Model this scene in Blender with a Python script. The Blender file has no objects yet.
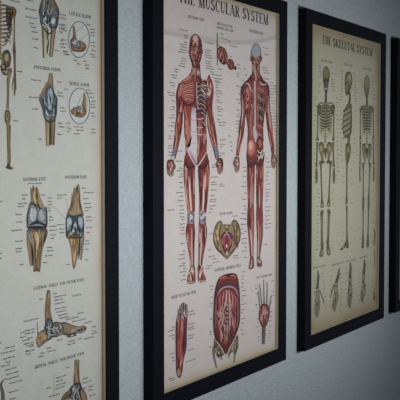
import bpy, bmesh, math, random
import numpy as np
from mathutils import Vector, Matrix

sc = bpy.context.scene
C = sc.collection
R = random.Random(7)

# ------------------------------------------------------------------ camera
F_PX, YAW, PITCH, ROLL = 1000.0, 1.0601, -0.0433, 0.0001
CAM = Vector((0.0, -1.1743, 1.60))
_f = Vector((math.sin(YAW)*math.cos(PITCH), math.cos(YAW)*math.cos(PITCH), math.sin(PITCH)))
_r0 = Vector((math.cos(YAW), -math.sin(YAW), 0)); _u0 = _r0.cross(_f)
_r = _r0*math.cos(ROLL) + _u0*math.sin(ROLL); _u = -_r0*math.sin(ROLL) + _u0*math.cos(ROLL)
cd = bpy.data.cameras.new('camera'); cam = bpy.data.objects.new('camera', cd); C.objects.link(cam)
cam.matrix_world = Matrix(((_r.x, _u.x, -_f.x, CAM.x), (_r.y, _u.y, -_f.y, CAM.y), (_r.z, _u.z, -_f.z, CAM.z), (0, 0, 0, 1)))
cd.sensor_width = 36; cd.lens = F_PX*36/400; cd.clip_start = 0.05
cd.dof.use_dof = True; cd.dof.focus_distance = 2.55; cd.dof.aperture_fstop = 32.0
sc.camera = cam

# ------------------------------------------------------------------ light
w = bpy.data.worlds.new('room_light'); sc.world = w; w.use_nodes = True
w.node_tree.nodes['Background'].inputs[0].default_value = (0.80, 0.89, 1.0, 1)
w.node_tree.nodes['Background'].inputs[1].default_value = 0.17
def area(name, loc, target, sx, sy, power, col, spread=180):
    l = bpy.data.lights.new(name, 'AREA'); l.shape = 'RECTANGLE'; l.size = sx; l.size_y = sy
    l.energy = power; l.color = col; l.spread = math.radians(spread)
    o = bpy.data.objects.new(name, l); C.objects.link(o); o.location = loc
    o.rotation_euler = (Vector(target)-Vector(loc)).to_track_quat('-Z', 'Y').to_euler()
    return o
area('added_strip_lamp', (2.14, -1.30, 1.50), (2.18, 0, 1.50), 2.5, .12, 8.0, (0.95, 0.975, 1.0), 85)  # unseen strip lamp, added to shape the brightness falloff over the wall
sc.view_settings.view_transform = 'Standard'; sc.view_settings.look = 'None'
sc.view_settings.gamma = 1; sc.view_settings.use_curve_mapping = False
sc.view_settings.exposure = 0.0

# ------------------------------------------------------------------ materials
def lin(c):
    if isinstance(c, str):
        c = tuple(int(c[i:i+2], 16)/255 for i in (0, 2, 4))
    return tuple(x/12.92 if x <= .04045 else ((x+.055)/1.055)**2.4 for x in c)
def mat(name, col, rough=.5, spec=.5):
    m = bpy.data.materials.new(name); m.use_nodes = True
    b = m.node_tree.nodes['Principled BSDF']
    b.inputs['Base Color'].default_value = (*lin(col), 1); b.inputs['Roughness'].default_value = rough
    b.inputs['Specular IOR Level'].default_value = spec
    return m, m.node_tree, b
def noise(nt, scale, detail=3, rough=.5, vec=None):
    n = nt.nodes.new('ShaderNodeTexNoise'); n.inputs['Scale'].default_value = scale
    n.inputs['Detail'].default_value = detail; n.inputs['Roughness'].default_value = rough
    if vec is not None: nt.links.new(vec, n.inputs['Vector'])
    return n
def bump(nt, b, h, strength, dist):
    n = nt.nodes.new('ShaderNodeBump'); n.inputs['Strength'].default_value = strength
    n.inputs['Distance'].default_value = dist
    nt.links.new(h, n.inputs['Height']); nt.links.new(n.outputs[0], b.inputs['Normal'])
def mixc(nt, fac, a, b2):
    n = nt.nodes.new('ShaderNodeMix'); n.data_type = 'RGBA'
    if fac is not None: nt.links.new(fac, n.inputs[0])
    for s, v in ((6, a), (7, b2)):
        if isinstance(v, tuple): n.inputs[s].default_value = (*v, 1)
        else: nt.links.new(v, n.inputs[s])
    return n
def math_(nt, op, a, b2=None, clamp=False):
    n = nt.nodes.new('ShaderNodeMath'); n.operation = op; n.use_clamp = clamp
    for s, v in ((0, a), (1, b2)):
        if v is None: continue
        if isinstance(v, (int, float)): n.inputs[s].default_value = v
        else: nt.links.new(v, n.inputs[s])
    return n.outputs[0]

WALL, nt, b = mat('painted_plaster', 'B3BFC6', .75, .25)
tc = nt.nodes.new('ShaderNodeTexCoord')
n1 = noise(nt, 150, 3, .6, tc.outputs['Object']); n2 = noise(nt, 60, 3, .6, tc.outputs['Object'])
ramp = nt.nodes.new('ShaderNodeValToRGB'); ramp.color_ramp.elements[0].position = .42; ramp.color_ramp.elements[1].position = .62
nt.links.new(n1.outputs[0], ramp.inputs[0])
h = math_(nt, 'ADD', ramp.outputs[0], n2.outputs[0])
bump(nt, b, h, .8, .0019)
mx = mixc(nt, n2.outputs[0], lin('A3ADB1'), lin('BBC5C9')); nt.links.new(mx.outputs[2], b.inputs['Base Color'])

FLOOR, nt, b = mat('grey_carpet', '6A6866', .95, .1)
n1 = noise(nt, 300); bump(nt, b, n1.outputs[0], .6, .004)
CEIL, nt, b = mat('white_ceiling_paint', 'C8CACA', .9, .1)
n1 = noise(nt, 120); bump(nt, b, n1.outputs[0], .3, .002)

BLACK, nt, b = mat('black_painted_wood', '0C0E12', .6, .12)
tc = nt.nodes.new('ShaderNodeTexCoord')
n1 = noise(nt, 160, 4, .6, tc.outputs['Object'])
mx = mixc(nt, n1.outputs[0], lin('03060D'), lin('070A13')); nt.links.new(mx.outputs[2], b.inputs['Base Color'])
bump(nt, b, n1.outputs[0], .15, .0006)
LINER, nt, b = mat('pale_liner_board', '9A968A', .8, .2)
n1 = noise(nt, 60); mx = mixc(nt, n1.outputs[0], lin('C4B8A6'), lin('D4C8B6')); nt.links.new(mx.outputs[2], b.inputs['Base Color'])
BACK, nt, b = mat('brown_hardboard', '6B5238', .9, .1)
n1 = noise(nt, 200); bump(nt, b, n1.outputs[0], .3, .001)

INK, nt, b = mat('printing_ink', '333333', .7, .2)
at_ = nt.nodes.new('ShaderNodeAttribute'); at_.attribute_name = 'ink'
tc = nt.nodes.new('ShaderNodeTexCoord')
n1 = noise(nt, 260, 2, .6, tc.outputs['Object'])
sp = math_(nt, 'MULTIPLY_ADD', n1.outputs[0], .35); sp.node.inputs[2].default_value = .82
vm = nt.nodes.new('ShaderNodeVectorMath'); vm.operation = 'SCALE'
gm = nt.nodes.new('ShaderNodeGamma'); gm.inputs[1].default_value = 1.18
nt.links.new(at_.outputs['Color'], gm.inputs[0]); nt.links.new(gm.outputs[0], vm.inputs[0]); nt.links.new(sp, vm.inputs['Scale'])
nt.links.new(vm.outputs[0], b.inputs['Base Color'])

def paper(name, base, base2, edge, edge_w, pw, ph, glare_ridge=False):
    """aged poster paper: cream in the middle, tanned irregular border (object coordinates: x across, z up)"""
    m, nt, b = mat(name, base, .7, .2)
    tc = nt.nodes.new('ShaderNodeTexCoord'); sx = nt.nodes.new('ShaderNodeSeparateXYZ')
    nt.links.new(tc.outputs['Object'], sx.inputs[0])
    dx = math_(nt, 'SUBTRACT', pw/2, math_(nt, 'ABSOLUTE', sx.outputs[0]))
    zc = math_(nt, 'SUBTRACT', sx.outputs[2], ph/2)
    dz = math_(nt, 'SUBTRACT', ph/2, math_(nt, 'ABSOLUTE', zc))
    # rounded minimum of both distances
    ex = math_(nt, 'POWER', 2.718, math_(nt, 'MULTIPLY', dx, -1/edge_w))
    ez = math_(nt, 'POWER', 2.718, math_(nt, 'MULTIPLY', dz, -1/(edge_w*1.25)))
    n1 = noise(nt, 9, 4, .6, tc.outputs['Object']); n3 = noise(nt, 38, 8, .8, tc.outputs['Object'])
    e = math_(nt, 'ADD', ex, ez)
    fac = math_(nt, 'MULTIPLY', e, math_(nt, 'ADD', n1.outputs[0], .55), clamp=True)
    blot = mixc(nt, n3.outputs[0], lin(base), lin(base2))
    mx = mixc(nt, fac, blot.outputs[2], lin(edge))
    nt.links.new(mx.outputs[2], b.inputs['Base Color'])
    # canvas-like tooth of the paper
    wv = nt.nodes.new('ShaderNodeTexWave'); wv.inputs['Scale'].default_value = 110; wv.inputs['Distortion'].default_value = 2
    wv2 = nt.nodes.new('ShaderNodeTexWave'); wv2.bands_direction = 'Z'; wv2.inputs['Scale'].default_value = 110; wv2.inputs['Distortion'].default_value = 2
    nt.links.new(tc.outputs['Object'], wv.inputs['Vector']); nt.links.new(tc.outputs['Object'], wv2.inputs['Vector'])
    hh = math_(nt, 'ADD', wv.outputs['Fac'], wv2.outputs['Fac'])
    n4 = noise(nt, 180, 2, .5, tc.outputs['Object'])
    hh = math_(nt, 'ADD', hh, math_(nt, 'MULTIPLY', n4.outputs[0], 2.0))
    if glare_ridge:       # curved bump near the top, imitating a reflection in the glass
        u = math_(nt, 'ADD', sx.outputs[0], pw/2)
        c = math_(nt, 'ADD', math_(nt, 'MULTIPLY', math_(nt, 'POWER', math_(nt, 'DIVIDE', u, pw), 3), .050), ph*.872)
        d = math_(nt, 'DIVIDE', math_(nt, 'SUBTRACT', sx.outputs[2], c), .009)
        g = math_(nt, 'POWER', 2.718, math_(nt, 'MULTIPLY', math_(nt, 'MULTIPLY', d, d), -1))
        hh = math_(nt, 'ADD', hh, math_(nt, 'MULTIPLY', g, 22.0))
    bump(nt, b, hh, .5, .0008)
    return m

GLASS = bpy.data.materials.new('picture_glass'); GLASS.use_nodes = True
nt = GLASS.node_tree; nt.nodes.remove(nt.nodes['Principled BSDF'])
tr = nt.nodes.new('ShaderNodeBsdfTransparent'); gl = nt.nodes.new('ShaderNodeBsdfGlossy'); gl.inputs['Roughness'].default_value = .06
tr.inputs[0].default_value = (.97, .98, .975, 1)
fr = nt.nodes.new('ShaderNodeFresnel'); fr.inputs['IOR'].default_value = 1.4; ms = nt.nodes.new('ShaderNodeMixShader')
geo = nt.nodes.new('ShaderNodeNewGeometry'); nt.links.new(math_(nt, 'MULTIPLY', fr.outputs[0], math_(nt, 'SUBTRACT', 1.0, geo.outputs['Backfacing'])), ms.inputs[0]); nt.links.new(tr.outputs[0], ms.inputs[1]); nt.links.new(gl.outputs[0], ms.inputs[2])
nt.links.new(ms.outputs[0], nt.nodes['Material Output'].inputs[0])

BV_RATIO = .0402/.0455
# ------------------------------------------------------------------ mesh helpers
def link(name, me, mats, parent=None):
    o = bpy.data.objects.new(name, me); C.objects.link(o)
    for m in mats: me.materials.append(m)
    if parent is not None: o.parent = parent
    return o
def box_mesh(name, x0, x1, y0, y1, z0, z1, bevel=0):
    bm = bmesh.new(); bmesh.ops.create_cube(bm, size=1)
    for v in bm.verts:
        v.co = Vector(((x0+x1)/2+v.co.x*(x1-x0), (y0+y1)/2+v.co.y*(y1-y0), (z0+z1)/2+v.co.z*(z1-z0)))
    if bevel: bmesh.ops.bevel(bm, geom=bm.edges[:], offset=bevel, segments=2, affect='EDGES')
    me = bpy.data.meshes.new(name); bm.to_mesh(me); bm.free(); return me
def ring_mesh(name, profile, w_, h_, kz=BV_RATIO):
    """closed profile [(inset, y)] swept round a w_ x h_ rectangle with mitred corners; x centred, z from 0"""
    bm = bmesh.new(); loops = []
    for ins, y in profile:
        loops.append([bm.verts.new(p) for p in ((-w_/2+ins, y, ins*kz), (w_/2-ins, y, ins*kz), (w_/2-ins, y, h_-ins*kz), (-w_/2+ins, y, h_-ins*kz))])
    n = len(loops)
    for i in range(n):
        a, b_ = loops[i], loops[(i+1) % n]
        for k in range(4):
            bm.faces.new((a[k], a[(k+1) % 4], b_[(k+1) % 4], b_[k]))
    bmesh.ops.recalc_face_normals(bm, faces=bm.faces[:])
    me = bpy.data.meshes.new(name); bm.to_mesh(me); bm.free(); return me

# ------------------------------------------------------------------ the room
def struct(name, me, m):
    o = link(name, me, [m]); o['kind'] = 'structure'; return o
struct('wall_back', box_mesh('wall_back', -2.0, 6.5, 0, .12, 0, 2.6), WALL)
struct('floor', box_mesh('floor', -2.0, 6.5, -4.0, .12, -.1, 0), FLOOR)
struct('ceiling', box_mesh('ceiling', -2.0, 6.5, -4.0, .12, 2.6, 2.7), CEIL)

# ------------------------------------------------------------------ layout of the four frames on the wall
PW, PH = .6107, .9144          # visible print, 24 x 36 inch
BORD, BV, DEPTH, REC = .0450, .0402, .0272, .0120
FW, FH = PW+2*BORD, PH+2*BV
ZB = 1.60+.3868-PH             # bottom of the prints
LEFT = {1: 1.0067, 2: 1.8410, 3: 2.6751, 4: 3.5021}
YP = -(DEPTH-REC)              # plane of the paper
def unproject(px, py, k):
    """image point of the photograph -> point (across, up) on the print k, in metres from its lower left corner"""
    d = _f*F_PX + _r*(px-200) - _u*(py-200)
    t = (YP-CAM.y)/d.y
    p = CAM + d*t
    return p.x-(LEFT[k]+BORD), p.z-ZB
def project(u, v, k):
    p = Vector((LEFT[k]+BORD+u, YP, ZB+v))-CAM
    z = p.dot(_f); return 200+F_PX*p.dot(_r)/z, 200-F_PX*p.dot(_u)/z

def smooth(pts, n=4):
    """Catmull-Rom through points of any dimension"""
    P = [np.array(p, float) for p in pts]
    if len(P) < 3: return P
    P = [2*P[0]-P[1]]+P+[2*P[-1]-P[-2]]; out = []
    for i in range(1, len(P)-2):
        for t in np.linspace(0, 1, n, endpoint=False):
            out.append(.5*((2*P[i])+(-P[i-1]+P[i+1])*t+(2*P[i-1]-5*P[i]+4*P[i+1]-P[i+2])*t*t+(-P[i-1]+3*P[i]-3*P[i+1]+P[i+2])*t**3))
    out.append(P[-2]); return out

# small sans lettering: glyph outlines of Blender's built-in font, cached once
_glyph = {}
def glyph(ch):
    if ch not in _glyph:
        cu = bpy.data.curves.new('g', 'FONT'); cu.body = ch; cu.resolution_u = 1; cu.size = 1; cu.offset = .06
        o = bpy.data.objects.new('g', cu); C.objects.link(o)
        bpy.context.view_layer.update()
        me = o.to_mesh(); vs = [(v.co.x, v.co.y) for v in me.vertices]; fs = [tuple(p.vertices) for p in me.polygons]
        adv = (max([v[0] for v in vs]) if vs else .22)+.06
        o.to_mesh_clear(); C.objects.unlink(o); bpy.data.objects.remove(o); bpy.data.curves.remove(cu)
        _glyph[ch] = (vs, fs, adv)
    return _glyph[ch]

# tall serif capitals, unit height 1; strokes: ('v' x y0 y1 w) etc. kept as quads / arcs
TH, TN, SE = .15, .055, .05
def q_(x0, y0, x1, y1, w0): # slanted stem with horizontal ends
    return [(x0-w0/2, y0), (x0+w0/2, y0), (x1+w0/2, y1), (x1-w0/2, y1)]
def serif(x, y, w0=.26): return [(x-w0/2, y), (x+w0/2, y), (x+w0/2, y+SE), (x-w0/2, y+SE)]
def arc(cx, cy, rx, ry, a0, a1, w0, w1=None, n=12):
    """thick-thin crescent: horizontal weight w0, vertical weight w1"""
    w1 = TN if w1 is None else w1; out = []; prev = None
    for i in range(n+1):
        a = math.radians(a0+(a1-a0)*i/n); c, s = math.cos(a), math.sin(a)
        p = ((cx+rx*c, cy+ry*s), (cx+(rx-w0)*c, cy+(ry-w1)*s))
        if prev: out.append([prev[0], p[0], p[1], prev[1]])
        prev = p
    return out
def caps():
    G = {}
    st = lambda x, w0=TH: [q_(x, 0, x, 1, w0), serif(x, 0), serif(x, 1-SE)]
    G['I'] = (st(.14), .28)
    G['T'] = ([q_(.3, 0, .3, 1, TH), serif(.3, 0, .28), [(0, .94), (.6, .94), (.6, 1), (0, 1)], [(0, .78), (.05, .78), (.08, 1), (0, 1)], [(.55, .78), (.6, .78), (.6, 1), (.52, 1)]], .6)
    G['H'] = (st(.13)+st(.53)+[[(.13, .49), (.53, .49), (.53, .55), (.13, .55)]], .66)
    E_ = st(.13)+[[(.13, 0), (.52, 0), (.52, .06), (.13, .06)], [(.13, .94), (.5, .94), (.5, 1), (.13, 1)], [(.13, .49), (.38, .49), (.38, .55), (.13, .55)],
                  [(.47, 0), (.55, .22), (.51, .22), (.44, .05)], [(.45, .95), (.48, .8), (.52, .8), (.5, 1)], [(.35, .4), (.39, .4), (.39, .63), (.35, .63)]]
    G['E'] = (E_, .56); G['F'] = (E_[:3]+E_[4:6]+E_[7:], .54)
    G['M'] = ([q_(.12, 0, .12, 1, TN), serif(.12, 0, .22), serif(.08, 1-SE, .2), q_(.37, .0, .12, 1, TH), q_(.39, 0, .64, 1, TN)]+st(.66), .8)
    G['N'] = ([q_(.12, 0, .12, 1, TN), serif(.12, 0, .22), serif(.08, 1-SE, .2), q_(.52, 0, .13, 1, TH), q_(.55, 0, .55, 1, TN), serif(.55, 1-SE, .22)], .66)
    G['U'] = ([q_(.13, .3, .13, 1, TH), serif(.13, 1-SE), q_(.51, .3, .51, 1, TN), serif(.51, 1-SE, .22)]+arc(.297, .3, .2425, .3, 180, 360, .12, .07), .63)
    S_ = arc(.26, .74, .23, .27, 20, 180, .15, .08)+arc(.26, .74, .23, .27, 180, 262, .17, .14)+arc(.26, .27, .25, .28, 88, 0, .17, .13)+arc(.26, .27, .25, .28, 0, -165, .15, .08)
    S_ += [[(.42, .98), (.42, .72), (.46, .72), (.47, .98)], [(.03, .02), (.04, .28), (.08, .28), (.1, .05)], [(.12, .56), (.3, .44), (.42, .44), (.22, .6)]]
    G['S'] = (S_, .52)
    C_ = arc(.33, .5, .32, .51, 45, 315, .15, .06)+[[(.54, .72), (.58, .72), (.58, .98), (.54, .9)]]
    G['C'] = (C_, .61)
    G['G'] = (C_+[q_(.54, 0, .54, .42, .12), serif(.54, .4, .24)], .66)
    G['O'] = (arc(.33, .5, .33, .51, 0, 360, .15, .06, 20), .66)
    G['L'] = (st(.13)+[[(.13, 0), (.52, 0), (.52, .06), (.13, .06)], [(.46, 0), (.54, .24), (.5, .24), (.42, .05)]], .55)
    G['A'] = ([q_(.06, 0, .3, 1, TN), q_(.56, 0, .32, 1, TH), [(.14, .3), (.48, .3), (.48, .36), (.14, .36)], serif(.07, 0, .2), serif(.56, 0, .26)], .66)
    P_ = st(.13)+arc(.32, .75, .2, .25, -90, 90, .13, .055)+[[(.13, .95), (.33, .95), (.33, 1), (.13, 1)], [(.13, .5), (.33, .5), (.33, .555), (.13, .555)]]
    G['P'] = (P_, .56)
    G['R'] = (P_+[q_(.52, 0, .3, .53, .15), serif(.55, 0, .2)], .62)
    G['B'] = (P_+arc(.32, .27, .24, .275, -90, 90, .14, .055)+[[(.13, 0), (.33, 0), (.33, .055), (.13, .055)]], .6)
    G['D'] = (st(.13)+arc(.26, .5, .34, .5, -90, 90, .15, .055), .64)
    G['Y'] = ([q_(.3, 0, .3, .46, TH), serif(.3, 0), q_(.28, .42, .1, 1, TH), q_(.34, .42, .52, 1, TN), serif(.1, 1-SE, .24), serif(.52, 1-SE, .2)], .6)
    G['K'] = (st(.13)+[q_(.16, .4, .52, 1, TN), q_(.56, 0, .26, .6, TH), serif(.52, 1-SE, .22), serif(.57, 0, .24)], .68)
    G['W'] = ([q_(.26, 0, .08, 1, TH), q_(.28, 0, .46, 1, TN), q_(.62, 0, .44, 1, TH), q_(.64, 0, .8, 1, TN), serif(.08, 1-SE, .24), serif(.8, 1-SE, .2)], .86)
    G['V'] = ([q_(.3, 0, .1, 1, TH), q_(.32, 0, .5, 1, TN), serif(.1, 1-SE, .24), serif(.5, 1-SE, .2)], .58)
    G[' '] = ([], .3)
    return G
CAPS = caps()

class Print:
    """the printed sheet: paper plus flat inked shapes, all in ONE mesh; shapes are given where the photograph shows them"""
    def __init__(s, k, buckle=None, wide=1.0, cap='34343C', sat=1.0):
        s.k = k; s.sat = sat; s.wide = wide; s.cap = cap; s.V = []; s.Fc = []; s.Cv = []; s.Mi = []; s.layer = 0; s.buckle = buckle; s.grid = np.zeros((1300, 1500), int)
    def P(s, px, py): return unproject(px, py, s.k)
    def z(s, uv):
        """ink film height: just above whatever was printed underneath"""
        A = np.array(uv); i0, j0 = np.floor((A.min(0)+.6)/.0015).astype(int); i1, j1 = np.floor((A.max(0)+.6)/.0015).astype(int)
        g = s.grid[max(i0, 0):i1+1, max(j0, 0):j1+1]
        n = int(g.max())+1 if g.size else 1
        g[...] = n; s.layer = max(s.layer, n); return 2.0e-5+n*6e-6
    def raw(s, uv, faces, cols, off, m=1):
        b0 = len(s.V)
        for u, v in uv:
            bk = s.buckle(u, v) if s.buckle else 0
            s.V.append((u-PW/2, YP-off-bk, v))
        for f in faces:
            s.Fc.append([b0+i for i in f]); s.Mi.append(m)
        for c in cols:
            g = .3*c[0]+.6*c[1]+.1*c[2]; s.Cv.append(tuple(g+(x-g)*s.sat for x in c))
    def poly(s, pts, col, edge=None, sm=3):
        """smooth closed blob, fan from its centre, optional other colour at the rim"""
        P = [tuple(p) for p in pts]
        if sm:
            n = len(P); Q = []
            for i in range(n):
                p0, p1, p2, p3 = (np.array(P[(i+j-1) % n], float) for j in range(4))
                for t in np.linspace(0, 1, sm, endpoint=False):
                    Q.append(.5*((2*p1)+(-p0+p2)*t+(2*p0-5*p1+4*p2-p3)*t*t+(-p0+3*p1-3*p2+p3)*t**3))
            P = [tuple(q) for q in Q]
        c = (sum(p[0] for p in P)/len(P), sum(p[1] for p in P)/len(P))
        n = len(P); col = lin(col); e = lin(edge) if edge else col
        mid = [(c[0]+(p[0]-c[0])*.72, c[1]+(p[1]-c[1])*.72) for p in P]
        uv = [s.P(*c)]+[s.P(*p) for p in mid]+[s.P(*p) for p in P]
        fs = [(0, 1+i, 1+(i+1) % n) for i in range(n)]+[(1+i, 1+n+i, 1+n+(i+1) % n, 1+(i+1) % n) for i in range(n)]
        s.raw(uv, fs, [col]*(1+n)+[e]*n, s.z(uv))
    def oval(s, cx, cy, rx, ry, col, edge=None, rot=0, n=14):
        a = math.radians(rot)
        s.poly([(cx+rx*math.cos(t)*math.cos(a)-ry*math.sin(t)*math.sin(a), cy+rx*math.cos(t)*math.sin(a)+ry*math.sin(t)*math.cos(a)) for t in [2*math.pi*i/n for i in range(n)]], col, edge, 0)
    def stroke(s, pts, col, edge=None, w_=None, sm=4, round_=True):
        """tapered ribbon; pts (x, y, width) or (x, y) with w_"""
        pts = [(p[0], p[1], p[2] if len(p) > 2 else w_) for p in pts]
        Q = smooth(pts, sm) if len(pts) > 2 else [np.array(p, float) for p in pts]
        c = lin(col); e = lin(edge) if edge else c
        uv = []; cols = []; n = len(Q)
        for i, p in enumerate(Q):
            d = Q[min(i+1, n-1)][:2]-Q[max(i-1, 0)][:2]; L = math.hypot(*d) or 1; nx, ny = -d[1]/L, d[0]/L
            hw = max(p[2], .02)/2*s.wide
            for t in (-1, -.5, 0, .5, 1):
                uv.append(s.P(p[0]+nx*hw*t, p[1]+ny*hw*t))
                k_ = 0 if abs(t) == 1 else (1 if t == 0 else .75)
                cols.append(tuple(e[j]+(c[j]-e[j])*k_ for j in range(3)))
        fs = [(i*5+j, i*5+j+1, (i+1)*5+j+1, (i+1)*5+j) for i in range(n-1) for j in range(4)]
        s.raw(uv, fs, cols, s.z(uv))
    def line(s, pts, w_, col): s.stroke(pts, col, None, w_, 3)
    def ring(s, cx, cy, rx, ry, w_, col):
        s.stroke([(cx+rx*math.cos(a), cy+ry*math.sin(a)) for a in np.linspace(0, 2*math.pi, 29)], col, None, w_, 1)
    def fibres(s, pts, n, cols, span=.8, w_=.8, part=(0, 1), seed=1):
        """thin streaks that follow a limb"""
        r = random.Random(seed); Q = smooth(pts, 5); N = len(Q)
        for i in range(n):
            a = r.uniform(part[0], part[1]-.25); b_ = min(part[1], a+r.uniform(.2, .5)); t = r.uniform(-span, span); out = []
            i0, i1 = int(a*(N-1)), max(int(a*(N-1))+2, int(b_*(N-1)))
            for j in range(i0, min(i1, N-1)+1):
                p = Q[j]; d = Q[min(j+1, N-1)][:2]-Q[max(j-1, 0)][:2]; L = math.hypot(*d) or 1
                f = (j-i0)/max(1, i1-i0)
                out.append((p[0]-d[1]/L*p[2]/2*t, p[1]+d[0]/L*p[2]/2*t, w_*math.sin(math.pi*(.12+.76*f))))
            if len(out) > 1: s.stroke(out, r.choice(cols), None, None, 1)
    def label(s, px, py, text, size=.0040, align='l', col='3A3836', lead=None):
        size *= 1.18; col = s.cap
        u, v = s.P(px, py); W_ = sum(glyph(c)[2] for c in text)*size
        u0 = u-W_ if align == 'r' else (u-W_/2 if align == 'c' else u)
        c = lin(col); off = 1.6e-5; x = u0
        for ch in text:
            vs, fs, adv = glyph(ch)
            if vs: s.raw([(x+a*size, v-size*.35+b_*size) for a, b_ in vs], fs, [c]*len(vs), off)
            x += adv*size
        if lead:
            e = s.P(*lead); a = (u0-.002 if align == 'r' and False else (x+.001 if align == 'r' else u0-.001), v)
            d = (e[0]-a[0], e[1]-a[1]); L = math.hypot(*d) or 1; nx, ny = -d[1]/L*.00022, d[0]/L*.00022
            s.raw([(a[0]+nx, a[1]+ny), (a[0]-nx, a[1]-ny), (e[0]-nx, e[1]-ny), (e[0]+nx, e[1]+ny)], [(0, 1, 2, 3)], [lin('55504A')]*4, off)
    def title(s, x0, y0, x1, y1, h_px, text, col='2A2A2C', space=.09, weight=1):
        """serif capitals from the left baseline point to the right one; h_px = letter height at the left end"""
        u0, v0 = s.P(x0, y0); u1, v1 = s.P(x1, y1); _, vt = s.P(x0, y0-h_px); H = vt-v0
        v1 = v0 = (v0+v1)/2                      # lettering runs level across the sheet
        tot = sum(CAPS[c][1]+space for c in text)-space; sx = (u1-u0)/tot; x = u0; c = lin(col)
        for ch in text:
            quads, adv = CAPS[ch]
            for q in quads:
                cx = sum(p[0] for p in q)/len(q)
                s.raw([(x+(cx+(a-cx)*weight)*sx, v0+b_*H) for a, b_ in q], [tuple(range(len(q)))], [c]*len(q), 1.7e-5+R.random()*4e-6)
            x += (adv+space)*sx
    def build(s, parent, paper_mat, name='poster'):
        nx, nz = 24, 40; V = []; Fc = []
        m_ = .003
        for j in range(nz+1):
            for i in range(nx+1):
                u = -m_+(PW+2*m_)*i/nx; v = -m_+(PH+2*m_)*j/nz
                V.append((u-PW/2, YP-(s.buckle(u, v) if s.buckle else 0), v))
        for j in range(nz):
            for i in range(nx):
                a = j*(nx+1)+i; Fc.append((a, a+1, a+nx+2, a+nx+1))
        nb = len(V); cols = [(1, 1, 1)]*nb+s.Cv
        me = bpy.data.meshes.new(name)
        me.from_pydata(V+s.V, [], Fc+[[i+nb for i in f] for f in s.Fc])
        me.polygons.foreach_set('material_index', [0]*len(Fc)+s.Mi)
        at = me.color_attributes.new('ink', 'FLOAT_COLOR', 'POINT')
        arr = np.ones((len(cols), 4), 'f'); arr[:, :3] = cols; at.data.foreach_set('color', arr.ravel())
        me.update()
        o = link(name, me, [paper_mat, INK], parent); o.location = (0, 0, BV)
        return o

WORDS = ('Frontalis Temporalis Masseter Deltoid Trapezius Biceps Triceps Brachialis Pectoralis Serratus Rectus Obliquus Gluteus Sartorius '
         'Gracilis Soleus Peroneus Tibialis Femur Patella Humerus Ulna Radius Clavicle Scapula Sternum Calcaneus Tendon Ligament Fascia '
         'Platysma Mentalis Sacrum Ilium Fibula Talus Condyle Carpals Adductor Flexor Extensor').split()
LONG = [1.25]          # how long the captions of the sheet in hand run
def words(r, n):
    """a caption of about n letters"""
    n = int(n*LONG[0]); t = r.choice(WORDS)
    while len(t) < n-4: t += ' '+r.choice(WORDS).lower()
    return t[:max(3, n)].strip()
def column(p, r, x, ys, align, lens, x2=None, size=.0036, col='3A3836'):
    for i, y in enumerate(ys):
        f = i/max(1, len(ys)-1); xx = x if x2 is None else x+(x2-x)*f
        p.label(xx+r.uniform(-.4, .4), y, words(r, r.randint(*lens)), size, align, col)
def ar(a, b_, n): return list(np.linspace(a, b_, n))

# ================================================================== what is printed on the sheets
BONE, BONE_D, BONE_L = 'AA936C', '5A4630', 'DCC894'
JG, JG_D, JG_L = '82898E', '3E4650', 'C3CBD2'
RED, RED_D, RED_L, RED_P = '9A4A45', '522024', 'C88A7E', 'E0BDB2'
INKC = '3A3836'

# ---- print 1: joints, with a skeleton down its middle
p1 = Print(1, cap='4A4C56', sat=.74); r = random.Random(3)
AX = -.4
def mir(x, y):
    u, v = p1.P(x, y); ua, _ = p1.P(AX, y); return project(2*ua-u, v, 1)
def both(fn, pts, *a, **k):
    fn(pts, *a, **k)
    q = []
    for p in pts:
        x, y = mir(p[0], p[1])
        q.append((x, y)+((p[2]*.92,) if len(p) > 2 else ()))
    fn(q, *a, **k)
SB, SD = '8E7346', '4A3520'
for i, y in enumerate(ar(2, 58, 18)):                       # spine
    p1.oval(AX, y, 2.2, 1.6, 'A08858', SD)
p1.oval(AX, -22, 5, 9, 'B59A68', SD); p1.oval(AX, -9, 3, 6, '9A7F50', SD)
for i in range(9):                                          # ribs
    y = 6+i*4.0; wd = [8, 10, 11, 11.5, 12, 12, 11, 9, 7][i]
    both(p1.stroke, [(AX+1, y, 1.5), (AX+wd*.6, y-1, 1.7), (AX+wd, y+3, 1.7), (AX+wd*.75, y+6.5, 1.3), (AX+wd*.3, y+8, 1)], SB, SD)
both(p1.poly, [(6, 10), (13.4, 9), (12.4, 19), (9.6, 30), (7, 26)], '6A4E2C', SD)
for i in range(7): both(p1.stroke, [(7, 11+i*2.6, .4), (9.6, 10.6+i*2.6, .9), (12.6-i*.4, 11.4+i*2.6, .4)], ['A88E5E', '3A2816'][i % 2])
both(p1.stroke, [(AX+1, 5, 1.5), (5, 5.5, 2), (9, 7, 2), (13, 8.5, 2.2)], SB, SD)
both(p1.poly, [(11, 7), (14.5, 7.5), (16.5, 11), (15.5, 16), (13, 15)], '8A6A40', SD)
both(p1.stroke, [(14.6, 12, 2.8), (14.3, 20, 1.6), (14.2, 38, 1.5), (14.2, 48, 2.8)], SB, SD)
both(p1.stroke, [(13.7, 50, 2.2), (14.2, 62, 1.3), (14.6, 76, 1.8)], SB, SD)
both(p1.stroke, [(15, 50, 1.8), (15.2, 62, 1), (15.2, 76, 1.6)], '7A5C34', SD)
both(p1.stroke, [(14.6, 76, 2.6), (15.0, 84, 2.6), (14.6, 92, 1.6), (14.3, 96, .8)], '7A6038', SD)
both(p1.stroke, [(13.5, 78, 1), (12.4, 84, .9), (12.2, 90, .7)], SB, SD)
both(p1.stroke, [(15.6, 82, 1), (16.2, 89, .8)], SB, SD)
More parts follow.
